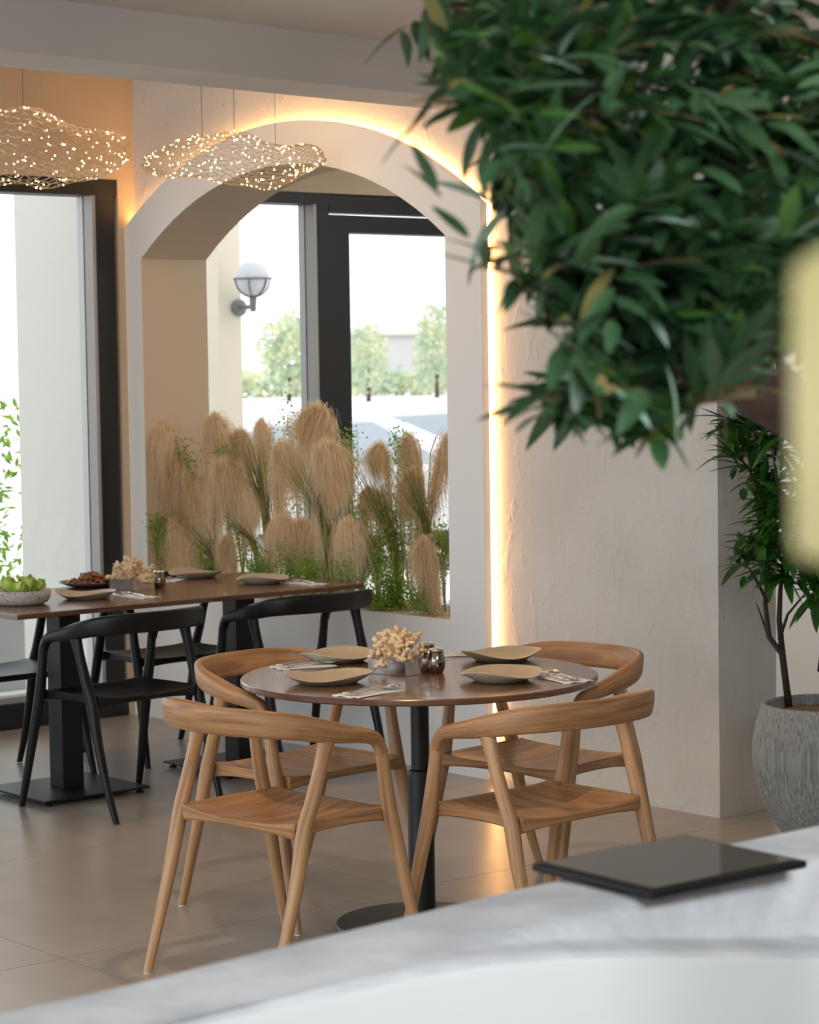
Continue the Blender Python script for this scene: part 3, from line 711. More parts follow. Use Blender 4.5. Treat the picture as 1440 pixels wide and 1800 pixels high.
def shaker(p, z, where, grp='metal shakers', m_='smokedsteel'):
    s_ = empty('shaker', (p.x,p.y,z)); tag(s_, 'dark chrome barrel shaker '+where, 'shaker', grp)
    MB().lathe([(0,.001),(.020,.001),(.022,.004),(.027,.018),(.0285,.032),(.027,.048),(.022,.062),(.021,.066),(0,.066)],36).build('shaker_body', M[m_], s_, True)
    MB().lathe([(.0215,.066),(.0235,.068),(.0235,.072),(.021,.075),(.012,.077),(0,.0775)],36).build('lid', M['silver'], s_, True)
    bd = MB()
    for k in range(22):
        a=2*pi*k/22; bd.lathe([(0,-.0016),(.0014,-.0008),(.0016,0),(.0014,.0008),(0,.0016)],6,(.0235*cos(a),.0235*sin(a),.070))
    bd.build('beaded_rim', M['silver'], s_, True)
shaker(atz(767,1183,TZ),TZ,'beside the coral box on the round table')
shaker(atz(752,1172,TZ),TZ,'half hidden behind the front shaker on the round table')
shaker(atz(280,1034,BZ),BZ,'beside the coral box on the rectangular table')
# salad bowl, lettuce, platter
pb = atz(38,1062,BZ); bw = MB().lathe([(0,0),(.085,0),(.105,.010),(.116,.030),(.118,.056),(.112,.058),(.106,.040),(.095,.016),(0,.012)],64).build('salad_bowl', M['stone_bowl'], smooth=True)
bw.location=(pb.x,pb.y,BZ+.0005); tag(bw,'speckled grey stone bowl of salad at the left end of the rectangular table','bowl')
rnd = random.Random(11)
for k in range(14):
    V=[];F=[]; nu,nv=9,7; a=2*pi*k/9+rnd.uniform(-.2,.2)
    for i in range(nu+1):
        for j in range(nv+1):
            u=-1+2*i/nu; v=j/nv; w=.034*sin(pi*(.15+.8*v))
            V.append((u*w, v*.062-.02, .026*u*u*(.4+v)+.010*v+.006*sin(u*9+k)*v+.004*sin(v*14+k*2)*abs(u)))
    for i in range(nu):
        for j in range(nv): q=i*(nv+1)+j; F.append((q,q+1,q+nv+2,q+nv+1))
    rr=.062 if k<9 else .022
    o=obj('lettuce_leaf',V,F,M['lettuce'],smooth=True); sd=o.modifiers.new('thickness','SOLIDIFY'); sd.thickness=.001
    o.location=(pb.x+rr*cos(a),pb.y+rr*sin(a),BZ+.047+rnd.uniform(0,.008)); o.rotation_euler=(rnd.uniform(.2,.9),rnd.uniform(-.5,.5),a-pi/2+rnd.uniform(-.5,.5))
    tag(o,'bright green curled lettuce leaf in the speckled salad bowl','lettuce','lettuce leaves in the salad bowl')
pp = atz(160,1031,BZ); o = MB().lathe([(0,0),(.07,0),(.10,.006),(.135,.020),(.137,.023),(.132,.022),(.098,.010),(0,.006)],64).build('serving_platter', M['darkplate'], smooth=True)
o.location=(pp.x,pp.y,BZ+.0005); tag(o,'dark round serving platter of braised food behind the plate on the rectangular table','platter')
m_=MB(); rnd=random.Random(4)
for k in range(110):
    r=abs(rnd.gauss(0,.045)); a=rnd.uniform(0,6.28); r=min(r,.09); h=.044*max(0,1-(r/.10)**2); c=Vector((r*cos(a),r*sin(a),.010+h*rnd.uniform(.5,1)))
    dd=Vector((rnd.gauss(0,1),rnd.gauss(0,1),rnd.gauss(0,.4))).normalized()*.016; m_.tube([c-dd,c-dd*.4+Vector((0,0,.003)),c+dd*.4+Vector((0,0,.002)),c+dd],[.004,.009,.008,.004],7)
o=m_.build('braised_meat',M['meat'],smooth=True); o.location=(pp.x,pp.y,BZ); tag(o,'mound of glossy reddish brown braised meat heaped on the dark platter','food',kind='stuff')
m_=MB()
for k in range(26):
    c=Vector((rnd.gauss(0,.02),rnd.gauss(0,.02),.058+rnd.uniform(0,.008))); dd=Vector((rnd.gauss(0,1),rnd.gauss(0,1),rnd.gauss(0,.6))).normalized()*.006
    m_.add([c-dd,c+dd.orthogonal().normalized()*.003,c+dd,c-dd.orthogonal().normalized()*.003],[(0,1,2,3)])
o=m_.build('herb_garnish',M['herb']); o.location=(pp.x,pp.y,BZ-.004); tag(o,'green herb leaves sprinkled on top of the braised meat','garnish',kind='stuff')

# ------------------------------------------------------------------ cloud lamps
def cloud(loc, rz, a, b, h, seed, lab, nl, wires):
    root = empty('cloud_lamp', loc, rz); tag(root, lab, 'lamp', 'hanging wire cloud lamps')
    def surf(th, ph):   # th around (long axis = x), ph pole to pole along x
        sx = cos(ph); s_ = sin(ph)
        p = Vector((a*sx, b*s_*cos(th), h*s_*sin(th)))
        k = 1+.16*noise.noise(Vector((sx*2.6+seed,cos(th)*s_*1.8,sin(th)*s_*1.8)))*2*s_ + .07*sin(sx*9+th*2+seed)*s_
        q = Vector((p.x*(1+.03*sin(th*3+seed)), p.y*k, p.z*k + .02*sin(sx*5+seed)))
        return q
    nu, nv = 28, 36; m_ = MB()
    def pt(i,j): 
        ph = .16+(pi-.32)*(i+(.33 if False else 0))/nv; th = 2*pi*((j%(nu*2))/(nu*2)); return surf(th, ph)
    # hexagonal netting: brick-wall topology
    def edge(p,q): m_.tube([p,q],.0012,3,False)
    for i in range(nv+1):
        for j in range(nu*2):
            zig = .28 if (j+i)%2 else -.28
            zig2 = .28 if (j+1+i)%2 else -.28
            P1 = surf(2*pi*j/(nu*2), .13+(pi-.26)*min(max((i+zig)/nv,0),1)); P2 = surf(2*pi*(j+1)/(nu*2), .13+(pi-.26)*min(max((i+zig2)/nv,0),1))
            if j%2 == 0 or True: edge(P1,P2) if (i%1==0) else None
            if (j+i)%2 and i < nv:
                P3 = surf(2*pi*j/(nu*2), .13+(pi-.26)*min(max((i+1-.28)/nv,0),1)); edge(P1,P3)
    m_.build('wire_net', M['net'], root)['kind']='stuff'
    rnd = random.Random(seed); l_ = MB()
    for k in range(nl):
        p = surf(rnd.uniform(0,2*pi), math.acos(rnd.uniform(-.97,.97))); r = rnd.uniform(.0020,.0034)
        l_.lathe([(0,-r),(r*.8,-r*.5),(r*.9,0),(r*.8,r*.5),(0,r)],6,p)
    l_.build('fairy_light', M['led_point'], root)['kind']='stuff'
    for (u,v,zt) in wires:
        p = surf(1.57,math.acos(u)); MB().tube([p+Vector((0,v,-.01)),p+Vector((0,v,zt))],.0011,5).build('suspension_wire', M['darkmetal'], root)
    return root
ca = atan2(.93,.25)
cloud((-8.25,5.985,2.588), ca, .405, .22, .098, 3, 'smaller glowing wire cloud lamp hanging in front of the arch', 250, [(-.35,0,.62),(0.0,0,.62),(.45,0,.62)])
pc = atx(22,262,-8.24); cloud((pc.x,pc.y,pc.z), ca, .475, .26, .145, 8, 'larger glowing wire cloud lamp cut by the left edge', 230, [(-.4,0,.55),(.1,0,.55)])

# ------------------------------------------------------------------ pampas and greenery in the arch
def plume_mesh(seed, H, Wd, bend):
    rnd = random.Random(seed); m_ = MB()
    ax = cr([(0,0,-.05),(bend*.05,0,H*.45),(bend*.2,0,H*.82),(bend*.55,0,H*1.0),(bend*1.0,0,H*.96),(bend*1.35,0,H*.78)],40)
    n = 2600; sg = 1 if bend > 0 else -1
    for k in range(n):
        t = rnd.random()**.7; i = min(int(2+t*37),39); p = Vector(ax[i]); side = rnd.uniform(0,2*pi)
        o_ = Vector((cos(side)+.45*sg,sin(side)*.6,0)); w = Wd*(.5+.5*sin(pi*min(1,.2+t*.7)))*min(1.5,abs(rnd.gauss(0,.62))+.05)
        L_ = rnd.uniform(.05,.13)+rnd.random()**3*.12; up_ = rnd.uniform(-.005,.03)
        if rnd.random()<.12: up_ += .03; L_ *= .4
        q0 = p; q1 = p+o_*w*.5+Vector((rnd.gauss(0,.007),rnd.gauss(0,.006),up_+rnd.gauss(0,.006))); q2 = p+o_*w*.95+Vector((rnd.gauss(0,.009),rnd.gauss(0,.007),up_*.2-L_*.4)); q3 = p+o_*w*rnd.uniform(.9,1.25)+Vector((rnd.gauss(0,.008),rnd.gauss(0,.005),-L_*1.05))
        c = cr([tuple(q0),tuple(q1),tuple(q2),tuple(q3)],6); s_ = Vector((-o_.y,o_.x,.0))+Vector((rnd.gauss(0,.4),rnd.gauss(0,.4),rnd.gauss(0,.2))); s_.normalize()
        V=[];F=[]
        for a_,cc in enumerate(c): ww=.0011*(1-a_/6.5); V += [Vector(cc)-s_*ww, Vector(cc)+s_*ww]
        for a_ in range(5): F.append((2*a_,2*a_+1,2*a_+3,2*a_+2))
        m_.add(V,F)
    me = bpy.data.meshes.new('pampas'); me.from_pydata([tuple(v) for v in m_.v],[],m_.f); me.materials.append(M['plume']); me.update()
    return me, ax
PM = [plume_mesh(s,h,w,b) for s,h,w,b in ((1,.36,.088,.09),(2,.30,.092,-.11),(3,.36,.066,-.07),(4,.24,.100,.14))]
plumes = [ # apex px, apex py, depth y, variant, scale, label
 (268,738,6.62,2,.80,'narrow beige pampas plume farthest left in the arch'),(290,752,6.58,0,1.15,'tall beige pampas plume second from the left in the arch'),
 (325,815,6.60,1,1.0,'arching pampas plume low beside the tall left plume'),(343,840,6.66,3,.9,'short pampas plume tucked behind the left plumes'),
 (385,742,6.72,3,1.0,'feathery pampas plume at the top left of the white mullion pier'),(388,820,6.56,0,1.15,'full drooping pampas plume left of the middle grass tuft'),
 (428,765,6.74,1,.85,'pampas plume behind the fern left of centre'),(478,752,6.74,0,.95,'pampas plume below the window mullion, left of the tallest one'),
 (505,790,6.60,0,1.1,'wide pampas plume directly left of the tallest plume'),(562,728,6.62,1,1.10,'tallest pampas plume, arching under the black door stile'),
 (585,792,6.56,0,1.25,'broad pampas plume hanging just below the tallest one'),(490,918,6.52,3,.95,'low rounded pampas plume above the rectangular table end'),
 (530,925,6.55,1,.85,'low pampas plume right of the rounded one'),(405,950,6.53,2,.75,'low pampas plume above the centre of the rectangular table'),
 (302,925,6.54,0,1.0,'low wide pampas plume behind the coral on the rectangular table'),(350,960,6.54,2,.6,'small curled pampas plume low behind the beige plate'),
 (622,925,6.52,3,1.0,'low pampas plume with hanging fringe right of the tallest plume'),(672,785,6.66,1,.70,'small curved pampas plume standing alone right of the door stile'),
 (733,772,6.68,2,.80,'slim pampas plume near the right jamb of the arch'),(768,768,6.66,0,1.1,'large pampas plume against the right jamb of the arch'),
 (725,838,6.60,2,1.0,'pampas plume below the slim one near the right jamb'),(758,958,6.50,2,.95,'lowest pampas plume hanging over the sill at the right'),
 (450,850,6.70,3,1.0,'pampas plume deep in the middle of the planting'),(655,870,6.74,0,.9,'pampas plume deep behind the right-hand grass tuft')]
for px,py,y,vi,sc,lab in plumes:
    me,ax = PM[vi]; ap = aty(px,py,y); axp = max((Vector(a) for a in ax), key=lambda q:q.z)
    baseZ = ap.z - axp.z*sc; bx = ap.x-axp.x*sc
    root = empty('pampas_grass', (bx,y,SILL+.002)); tag(root, lab, 'pampas grass', 'pampas plumes in the arch')
    rnd = random.Random(px); tl = rnd.uniform(-.06,.06)
    o = bpy.data.objects.new('plume', me); COL.objects.link(o); o.parent = root; o.location = (0,0,baseZ-SILL); o.scale=(sc,sc,sc); o['kind']='stuff'; o.rotation_euler=(rnd.uniform(-.1,.1),rnd.uniform(-.16,.16),rnd.uniform(-.5,.5))
    st = [(rnd.uniform(-.03,.03),rnd.uniform(-.02,.02),0),(0,0,max(.02,(baseZ-SILL)*.5)),(0,0,max(.04,baseZ-SILL+.02))] + [tuple(Vector(ax[i])*sc+Vector((0,0,baseZ-SILL))) for i in (8,16,24,30)]
    if baseZ-SILL < .03: st = [(0,0,0)] + [s for s in st[3:] if s[2]>.01]
    MB().tube(st,[.0028]*(len(st)-1)+[.0012],5).build('stalk', M['stalk'], root, True)
def tuft(px,py,tx,ty,y,n,lab,spread=.16,seed=0):
    a = aty(px,py,y); b = aty(tx,ty,y); rnd=random.Random(px+py); m_=MB(); d_=b-a
    base = Vector((a.x,y,max(a.z,SILL)));
    for k in range(n):
        e = base + d_*rnd.uniform(.55,1.08) + Vector((rnd.gauss(0,spread*.55),rnd.gauss(0,.03),rnd.gauss(0,.02))); mid=(base+e)/2+Vector((rnd.gauss(0,.012),0,rnd.uniform(0,.02)))
        s0 = base+Vector((rnd.gauss(0,.012),rnd.gauss(0,.012),0)); root0=Vector((base.x-d_.x*.12+rnd.gauss(0,.01),y,SILL+.002))
        c = cr([tuple(root0-base),tuple(s0-base),tuple(mid-base),tuple(e-base)],8); V=[];F=[]; s_=Vector((cos(k),sin(k)*.6,0)).normalized()
        for i,cc in enumerate(c): ww=.0017*(1-(i/7.6)**2)+.0002; V += [Vector(cc)-s_*ww,Vector(cc)+s_*ww]
        for i in range(7): F.append((2*i,2*i+1,2*i+3,2*i+2))
        m_.add(V,F)
    o=m_.build('grass_tuft',M['blade'],loc=base); tag(o,lab,'grass',kind='stuff')
tuft(272,905,236,800,6.50,45,'olive grass tuft fanning past the left edge of the arch opening')
tuft(468,905,440,770,6.60,110,'dense olive grass tuft left of the wide middle plume')
tuft(390,1000,318,900,6.52,60,'low olive grass tuft leaning left above the plates')
tuft(450,960,380,900,6.54,60,'olive grass tuft leaning left in front of the low plumes')
tuft(575,935,520,800,6.54,120,'tall olive grass tuft leaning left beside the tallest plume')
tuft(695,970,650,800,6.54,120,'olive grass tuft leaning left under the small curved plume')
tuft(752,945,715,800,6.52,80,'olive grass tuft fanning up near the right jamb')
tuft(640,990,700,900,6.50,40,'short olive grass tuft leaning right above the sill')
def fern(px,py,y,r,n,lab,seed=1):
    c = aty(px,py,y); rnd=random.Random(px*3+py); st=MB(); lf=MB(); base=Vector((c.x+rnd.uniform(-.03,.03),y+.02,SILL+.002)); root=empty('fern',base); tag(root,lab,'fern','fine green ferns in the arch')
    for k in range(n):
        u=Vector((rnd.gauss(0,.5),rnd.gauss(0,.35),rnd.gauss(0,.5)));
        if u.length>1: u.normalize()
        e=c+u*r-base; e.y=max(min(e.y,.10),-.16 if y>6.5 else -.12); e.z=max(e.z,.03); P_=cr([(0,0,0),(e.x*.35,e.y*.4,e.z*.55),tuple(e)],9); st.tube(P_,[.0014]*8+[.0006],3,False)
        for i in range(4,9):
            for _ in range(8):
                q=Vector(P_[i])+Vector((rnd.gauss(0,.022),rnd.gauss(0,.02),rnd.gauss(0,.022)))*(1+r*2); q.z=max(q.z,.01); s_=rnd.uniform(.0045,.0080)
                n1=Vector((rnd.gauss(0,1),rnd.gauss(0,1),rnd.gauss(0,1))).normalized(); n2=n1.orthogonal().normalized()
                lf.add([q-n1*s_,q-n2*s_*.7,q+n1*s_,q+n2*s_*.7],[(0,1,2,3)])
    st.build('stem',M['stalk'],root)['kind']='stuff'; lf.build('leaflet',M['fern'],root)['kind']='stuff'
ferns=[(325,790,6.60,.07,14,'small bright fern spray at the upper left of the arch planting'),(395,790,6.66,.07,14,'small fern spray between the left plumes'),
 (515,735,6.70,.07,14,'airy fern spray rising above the planting left of the tallest plume'),(612,770,6.66,.05,14,'bright green fern tuft against the black door stile'),
 (487,800,6.70,.09,18,'fern spray left of the tallest plume'),(276,918,6.48,.05,16,'lime green fern ball at the left jamb'),
 (460,995,6.50,.10,34,'green fern mass low behind the plate at the table end'),(512,975,6.52,.09,26,'grey-green fern mass above the table end'),
 (612,990,6.50,.09,24,'fern mass low right of the low plumes'),(655,940,6.54,.11,34,'fresh fern mass in the right half of the planting'),
 (545,1000,6.50,.08,24,'fern patch just above the right end of the rectangular table'),(690,1015,6.52,.12,34,'fern mass over the sill right of the table end'),
 (715,905,6.60,.10,20,'airy fern between the right-hand tufts'),(705,770,6.66,.07,12,'thin dark fern spray at the upper right'),
 (778,940,6.56,.06,14,'fern spray against the right jamb'),(425,880,6.70,.11,24,'fern mass deep behind the middle tuft'),(560,880,6.72,.12,24,'fern mass deep behind the broad plume'),
 (370,985,6.54,.08,20,'fern mass low behind the coral box'),(660,1070,6.47,.05,18,'fern spilling over the sill beside the black chair'),(745,1040,6.50,.07,20,'fern over the sill at the lower right corner')]
for a in ferns: fern(*a)
m_=MB(); rnd=random.Random(2)
for k in range(5200):
    x=rnd.uniform(-9.64,-7.43); y=rnd.uniform(6.44,6.80); z=SILL+rnd.uniform(.0,.028); s_=rnd.uniform(.004,.009); c=Vector((x,y,z+.004))
    a_=Vector((rnd.gauss(0,.5),rnd.gauss(0,.5),1)).normalized()*s_*1.4; b_=Vector((rnd.gauss(0,1),rnd.gauss(0,1),0)).normalized()*s_*.35
    m_.add([c-a_*.4-b_,c-a_*.4+b_,c+a_],[(0,1,2)])
o=m_.build('moss',M['moss']); tag(o,'green moss carpet covering the sill of the arch under the plumes','moss',kind='stuff')

# ------------------------------------------------------------------ pot plant at the right
PX, PY = -5.40, 6.40
PX, PY = -5.375, 6.43
pr_ = [(0,.0),(.13,.0),(.155,.02),(.20,.09),(.245,.18),(.268,.27),(.272,.34),(.262,.42),(.245,.480),(.238,.500),(.226,.502),(.222,.490),(.226,.45),(0,.45)]
prof = cr([(a,b) for a,b in pr_[1:10]],40)
V=[];F=[]; n=260
rr=random.Random(9); rib=[rr.uniform(-1,1) for _ in range(n)]
allp = [(0,0)]+list(prof)+pr_[10:13]+[(.15,.47)]
for i,(r,z) in enumerate(allp):
    for k in range(n):
        a=2*pi*k/n; w=.0022*rib[k]*(1 if .03<z<.47 and i<len(prof) else 0); V.append(((r+w)*cos(a),(r+w)*sin(a),z))
for i in range(len(allp)-1):
    for k in range(n): k2=(k+1)%n; F.append((i*n+k,i*n+k2,(i+1)*n+k2,(i+1)*n+k))
ppot=obj('plant_pot',V,F,M['pot'],smooth=True,loc=(PX,PY,0)); tag(ppot,'large round grey ribbed planter pot beside the end of the plaster wall','pot')
m_=MB(); rnd=random.Random(6); V=[];F=[]; n=40
for i in range(9):
    for k in range(n): a=2*pi*k/n; r=.222*i/8; V.append((r*cos(a),r*sin(a),.462+.02*(1-(i/8)**2)+.010*noise.noise(Vector((r*cos(a)*30,r*sin(a)*30,0)))))
for i in range(8):
    for k in range(n): k2=(k+1)%n; F.append((i*n+k,(i+1)*n+k,(i+1)*n+k2,i*n+k2))
so=obj('soil',V,F,M['soil'],smooth=True,loc=(PX,PY,0)); tag(so,'brown coir soil filling the grey ribbed pot','soil',kind='stuff')
tree=empty('potted_tree',(PX,PY,.47)); tag(tree,'leafy green tree with dark forked stems growing from the grey pot','plant')
def leaf_me(name,L_,w,curl,m_,fold=.25):
    V=[];F=[]; n=7
    for i in range(n+1):
        t=i/n; ww=w/2*(sin(pi*t**.8))**.8*(1 if 0<t<1 else 0)+.0004; z=-curl*L_*t*t
        V += [(t*L_,-ww,z+ww*fold),(t*L_,0,z),(t*L_,ww,z+ww*fold)]
    for i in range(n):
        for k in (0,1): a=i*3+k; F.append((a,a+3,a+4,a+1))
    me=bpy.data.meshes.new(name); me.from_pydata(V,[],F); me.materials.append(m_); me.polygons.foreach_set('use_smooth',[True]*len(me.polygons)); me.update(); return me
PL=[leaf_me('pot_leaf',.085,.022,.10,M['pot_leaf']),leaf_me('pot_leaf',.10,.024,.28,M['pot_leaf']),leaf_me('pot_leaf',.075,.021,-.1,M['pot_leaf'])]
def pl(px,py,d=0): 
    # point near the pot depth
    p=aty(px,py,PY+d); return p-tree.location
stems=[[(1388,1220),(1375,1150),(1352,1120),(1345,1060),(1350,1010),(1352,960),(1350,900)],[(1388,1220),(1376,1150),(1370,1090),(1372,1040),(1380,960),(1400,880),(1410,800)],
       [(1352,1120),(1330,1060),(1300,1010)][:2]+[(1338,1090)][:0],[(1370,1125),(1385,1080),(1410,1050),(1440,1020)],[(1350,1000),(1340,900),(1345,820),(1330,760),(1300,720)],[(1380,960),(1370,880),(1360,800),(1370,730)],
       [(1345,900),(1320,830),(1290,790),(1265,770)],[(1350,1060),(1325,1010),(1310,990)],[(1440,1180),(1450,1100),(1440,1040),(1450,960)]]
tips=[]
for i,s_ in enumerate(stems):
    if len(s_)<2: continue
    dd=[0,.03,.06,.02,.05,-.04,.04,-.02,.08][i]
    P_=[pl(x,y,dd*min(1,j)) for j,(x,y) in enumerate(s_)]; r0=.014 if i<2 else .007
    if i<2: P_[0]=Vector((P_[0].x,0,-.02))
    MB().tube(P_,[r0*(1-.75*j/(len(P_)-1)) for j in range(len(P_))],7).build('stem',M['pot_stem'],tree,True)
    tips += [P_[j]*(1-u)+P_[min(j+1,len(P_)-1)]*u for j in range(1,len(P_)) for u in (0,.5) if True]
rnd=random.Random(21); cl=[(1290,740),(1310,775),(1340,760),(1370,790),(1335,820),(1365,850),(1300,800),(1400,760),(1415,850),(1395,900),(1360,900),(1345,870),(1350,935),(1400,950),(1320,985),(1350,1000),(1385,1010),(1420,1000),(1440,960),(1435,1020),(1345,960),(1425,900),(1370,730),(1400,700),(1350,720),(1450,1050)]
cnt=0; prest=MB()
for (x,y) in cl:
    c=pl(x,y,rnd.uniform(-.08,.10))
    near=min(tips,key=lambda t:(t-c).length); MB().tube([near,(near+c)/2+Vector((0,0,.01)),c],[.004,.003,.002],5).build('twig',M['pot_stem'],tree,True)
    ax_=(c-near); ax_=ax_.normalized() if ax_.length>.01 else Vector((0,0,1))
    for k in range(26):
        d_=(ax_*.5+Vector((rnd.gauss(0,.7),rnd.gauss(0,.7),rnd.gauss(0.1,.45)))).normalized()
        if k>=11:
            me=rnd.choice(PL); mt=d_.to_track_quat('X','Z').to_matrix(); q=c-ax_*rnd.uniform(0,.09)+Vector((rnd.gauss(0,.02),rnd.gauss(0,.02),rnd.gauss(0,.02))); sc_=rnd.uniform(1.0,1.6)
            prest.add([mt@(v.co*sc_)+q for v in me.vertices],[tuple(p.vertices) for p in me.polygons]); continue
        o=bpy.data.objects.new('leaf',rnd.choice(PL)); COL.objects.link(o); o.parent=tree; o.location=c-ax_*rnd.uniform(0,.05); o.rotation_mode='QUATERNION'; o.rotation_quaternion=d_.to_track_quat('X','Z'); s_=rnd.uniform(1.3,1.9); o.scale=(s_,s_,s_); cnt+=1

prest.build('foliage',M['pot_leaf'],tree,True)['kind']='stuff'
# ------------------------------------------------------------------ foreground olive tree
ot=empty('olive_tree',(-1.30,1.95,0)); tag(ot,'large blurred olive tree with dark trunk filling the upper right','tree')
def fd(px,py,d): return atd(px,py,d)-ot.location
boughs=[([(1560,1000,2.55),(1440,760,2.5),(1340,690,2.45),(1230,640,2.4),(1150,610,2.35),(1060,560,2.3)],[.040,.034,.030,.022,.013,.005]),
        ([(1300,665,2.45),(1270,520,2.5),(1260,380,2.5),(1290,200,2.45),(1290,60,2.4),(1270,-80,2.4)],[.020,.018,.019,.022,.022,.02]),
        ([(1260,380,2.5),(1180,330,2.45),(1080,250,2.4),(980,200,2.3),(860,180,2.25),(760,180,2.2)],[.010,.009,.007,.006,.004,.002]),
        ([(1255,300,2.5),(1130,200,2.55),(1000,90,2.6),(880,30,2.6),(780,10,2.6)],[.010,.008,.006,.004,.002]),
        ([(1250,460,2.5),(1160,430,2.45),(1050,380,2.4),(960,370,2.35),(880,350,2.3)],[.009,.007,.006,.004,.002]),
        ([(1200,625,2.4),(1120,590,2.3),(1040,530,2.25),(960,490,2.2),(850,470,2.15)],[.008,.006,.005,.003,.002]),
        ([(1280,650,2.4),(1200,680,2.3),(1120,680,2.25),(1020,690,2.2),(930,700,2.2)],[.008,.006,.004,.003,.002]),
        ([(1330,690,2.4),(1250,700,2.3),(1180,720,2.25),(1150,760,2.2)],[.007,.005,.003,.002]),
        ([(1290,200,2.45),(1380,300,2.5),(1440,420,2.6),(1500,520,2.6)],[.012,.009,.007,.004]),
        ([(1290,100,2.45),(1180,60,2.5),(1080,20,2.5),(960,-40,2.5)],[.010,.008,.005,.003]),
        ([(1290,60,2.4),(1400,60,2.4),(1520,100,2.4)],[.010,.007,.004]),
        ([(1440,760,2.5),(1480,600,2.6),(1500,420,2.7),(1540,200,2.7)],[.014,.012,.010,.006])]
spine=[]
for i,(k,r) in enumerate(boughs):
    P_=cr([tuple(fd(*q)) for q in k],len(k)*4); R_=[r[min(int(j/(len(P_)-1)*(len(r)-1)),len(r)-1)] for j in range(len(P_))]
    R_=[c_[0] for c_ in cr([(x,) for x in r],len(P_))]
    MB().tube(P_,[max(x,.001) for x in R_],9).build('trunk' if i<2 else 'branch',M['bark'] if i<2 else M['twig'],ot,True); spine+= [Vector(p) for p in P_]
base_=Vector(fd(1560,1000,2.55)); MB().tube([(base_.x+.02,base_.y,-ot.location.z+.0),(base_.x+.01,base_.y-.02,base_.z*.5),tuple(base_)],[.055,.045,.036],10).build('trunk',M['bark'],ot,True)
poly=[(750,-80),(735,60),(710,105),(775,120),(830,170),(880,225),(825,270),(865,340),(920,385),(860,450),(915,520),(985,600),(1010,640),(930,690),(915,735),(1040,765),(1150,785),(1200,715),(1250,700),(1310,640),(1400,610),(1640,560),(1640,-80)]
def inside(x,y):
    c=False; j=len(poly)-1
    for i in range(len(poly)):
        xi,yi=poly[i]; xj,yj=poly[j]
        if (yi>y)!=(yj>y) and x<(xj-xi)*(y-yi)/(yj-yi)+xi: c=not c
        j=i
    return c
LV=[leaf_me('olive_leaf',.060,.0150,.10,M['leaf_dark']),leaf_me('olive_leaf',.068,.0155,.25,M['leaf_dark']),leaf_me('olive_leaf',.055,.0145,-.05,M['leaf_light']),leaf_me('olive_leaf',.055,.012,.15,M['leaf_pale']),leaf_me('olive_leaf',.050,.011,.2,M['leaf_olive'])]
def topx(p):
    q=p+ot.location-Vector((0,0,CAMH)); z=q.dot(_fw); return 720+FPX*q.dot(_R)/z, 900-FPX*q.dot(_U)/z, z
rnd=random.Random(33); leaves=[]; tw=MB(); sprigs=0; tries=0
while sprigs<380 and tries<6000:
    tries+=1
    x=rnd.uniform(720,1600); y=rnd.uniform(-90,780) if tries%3 else rnd.uniform(430,780); d_=rnd.uniform(2.08,2.85)
    if not inside(x,y): continue
    c=fd(x,y,d_); near=min(spine,key=lambda t:(t-c).length); v_=c-near
    if v_.length>.30: continue
    # sprig from a point part of the way out, drooping
    s0=c-v_.normalized()*min(v_.length,.13); dr=(v_.normalized()*.8+Vector((rnd.gauss(0,.4),rnd.gauss(0,.4),rnd.gauss(-.12,.35)))).normalized()
    L_=rnd.uniform(.09,.15); P_=[s0+dr*L_*t+Vector((0,0,-.03*t*t)) for t in (0,.25,.5,.75,1)]
    e=topx(P_[-1]); 
    if e[1]>800 or (not inside(e[0],e[1]) and rnd.random()<.75): continue
    tw.tube([near if v_.length<.2 else s0]+P_,[.0022,.002,.0018,.0015,.0012,.0007],4,False); sprigs+=1
    kind=rnd.random()
    for k in range(11):
        t=k/10; q=P_[min(int(t*4),3)].lerp(P_[min(int(t*4),3)+1],t*4-min(int(t*4),3)); sd=1 if k%2 else -1
        sv=dr.cross(Vector((0,0,1))).normalized()*sd; ld=(dr*rnd.uniform(.5,1.1)+sv*rnd.uniform(.5,1.0)+Vector((0,0,rnd.gauss(-.15,.35)))).normalized()
        if k==10: ld=dr
        pxl,pyl,zl=topx(q+ld*.05)
        if not inside(pxl,pyl) and (rnd.random()<.72 or pyl>740): continue
        if pxl>1185 and pyl>590+(pxl-1185)*.5: continue
        r_=rnd.random(); vi = (2 if kind>.78 and r_<.6 else (0 if r_<.48 else 1 if r_<.84 else 3 if r_<.90 else 4 if r_<.95 else 2))
        leaves.append((zl,q,ld,rnd.uniform(.8,1.35),vi,rnd.uniform(-.6,.6)))
for i,(k,r) in enumerate(boughs):
    if i in (1,8,9,10,11): continue
    P_=[Vector(p) for p in cr([tuple(fd(*q)) for q in k],40)]; a0=(24 if i==0 else 12)
    for j in range(a0,40):
        for q_ in range(3):
            dr=(P_[min(j+1,39)]-P_[max(j-1,0)]).normalized(); sv=dr.cross(Vector((0,0,1))).normalized()*(1 if (j+q_)%2 else -1)
            ld=(dr*rnd.uniform(.5,1.2)+sv*rnd.uniform(.2,1.0)+Vector((0,0,rnd.gauss(-.1,.55)))).normalized()
            e=topx(P_[j]+ld*.06)
            if not inside(e[0],e[1]) and rnd.random()<.82: continue
            q=P_[j]+Vector((rnd.gauss(0,.006),rnd.gauss(0,.006),rnd.gauss(0,.006)))
            r_=rnd.random(); leaves.append((topx(q)[2],q,ld,rnd.uniform(.7,1.2),0 if r_<.4 else 1 if r_<.65 else 2 if r_<.85 else 3 if r_<.92 else 4,rnd.uniform(-.6,.6)))
tw.build('twig',M['twig'],ot,True)['kind']='stuff'
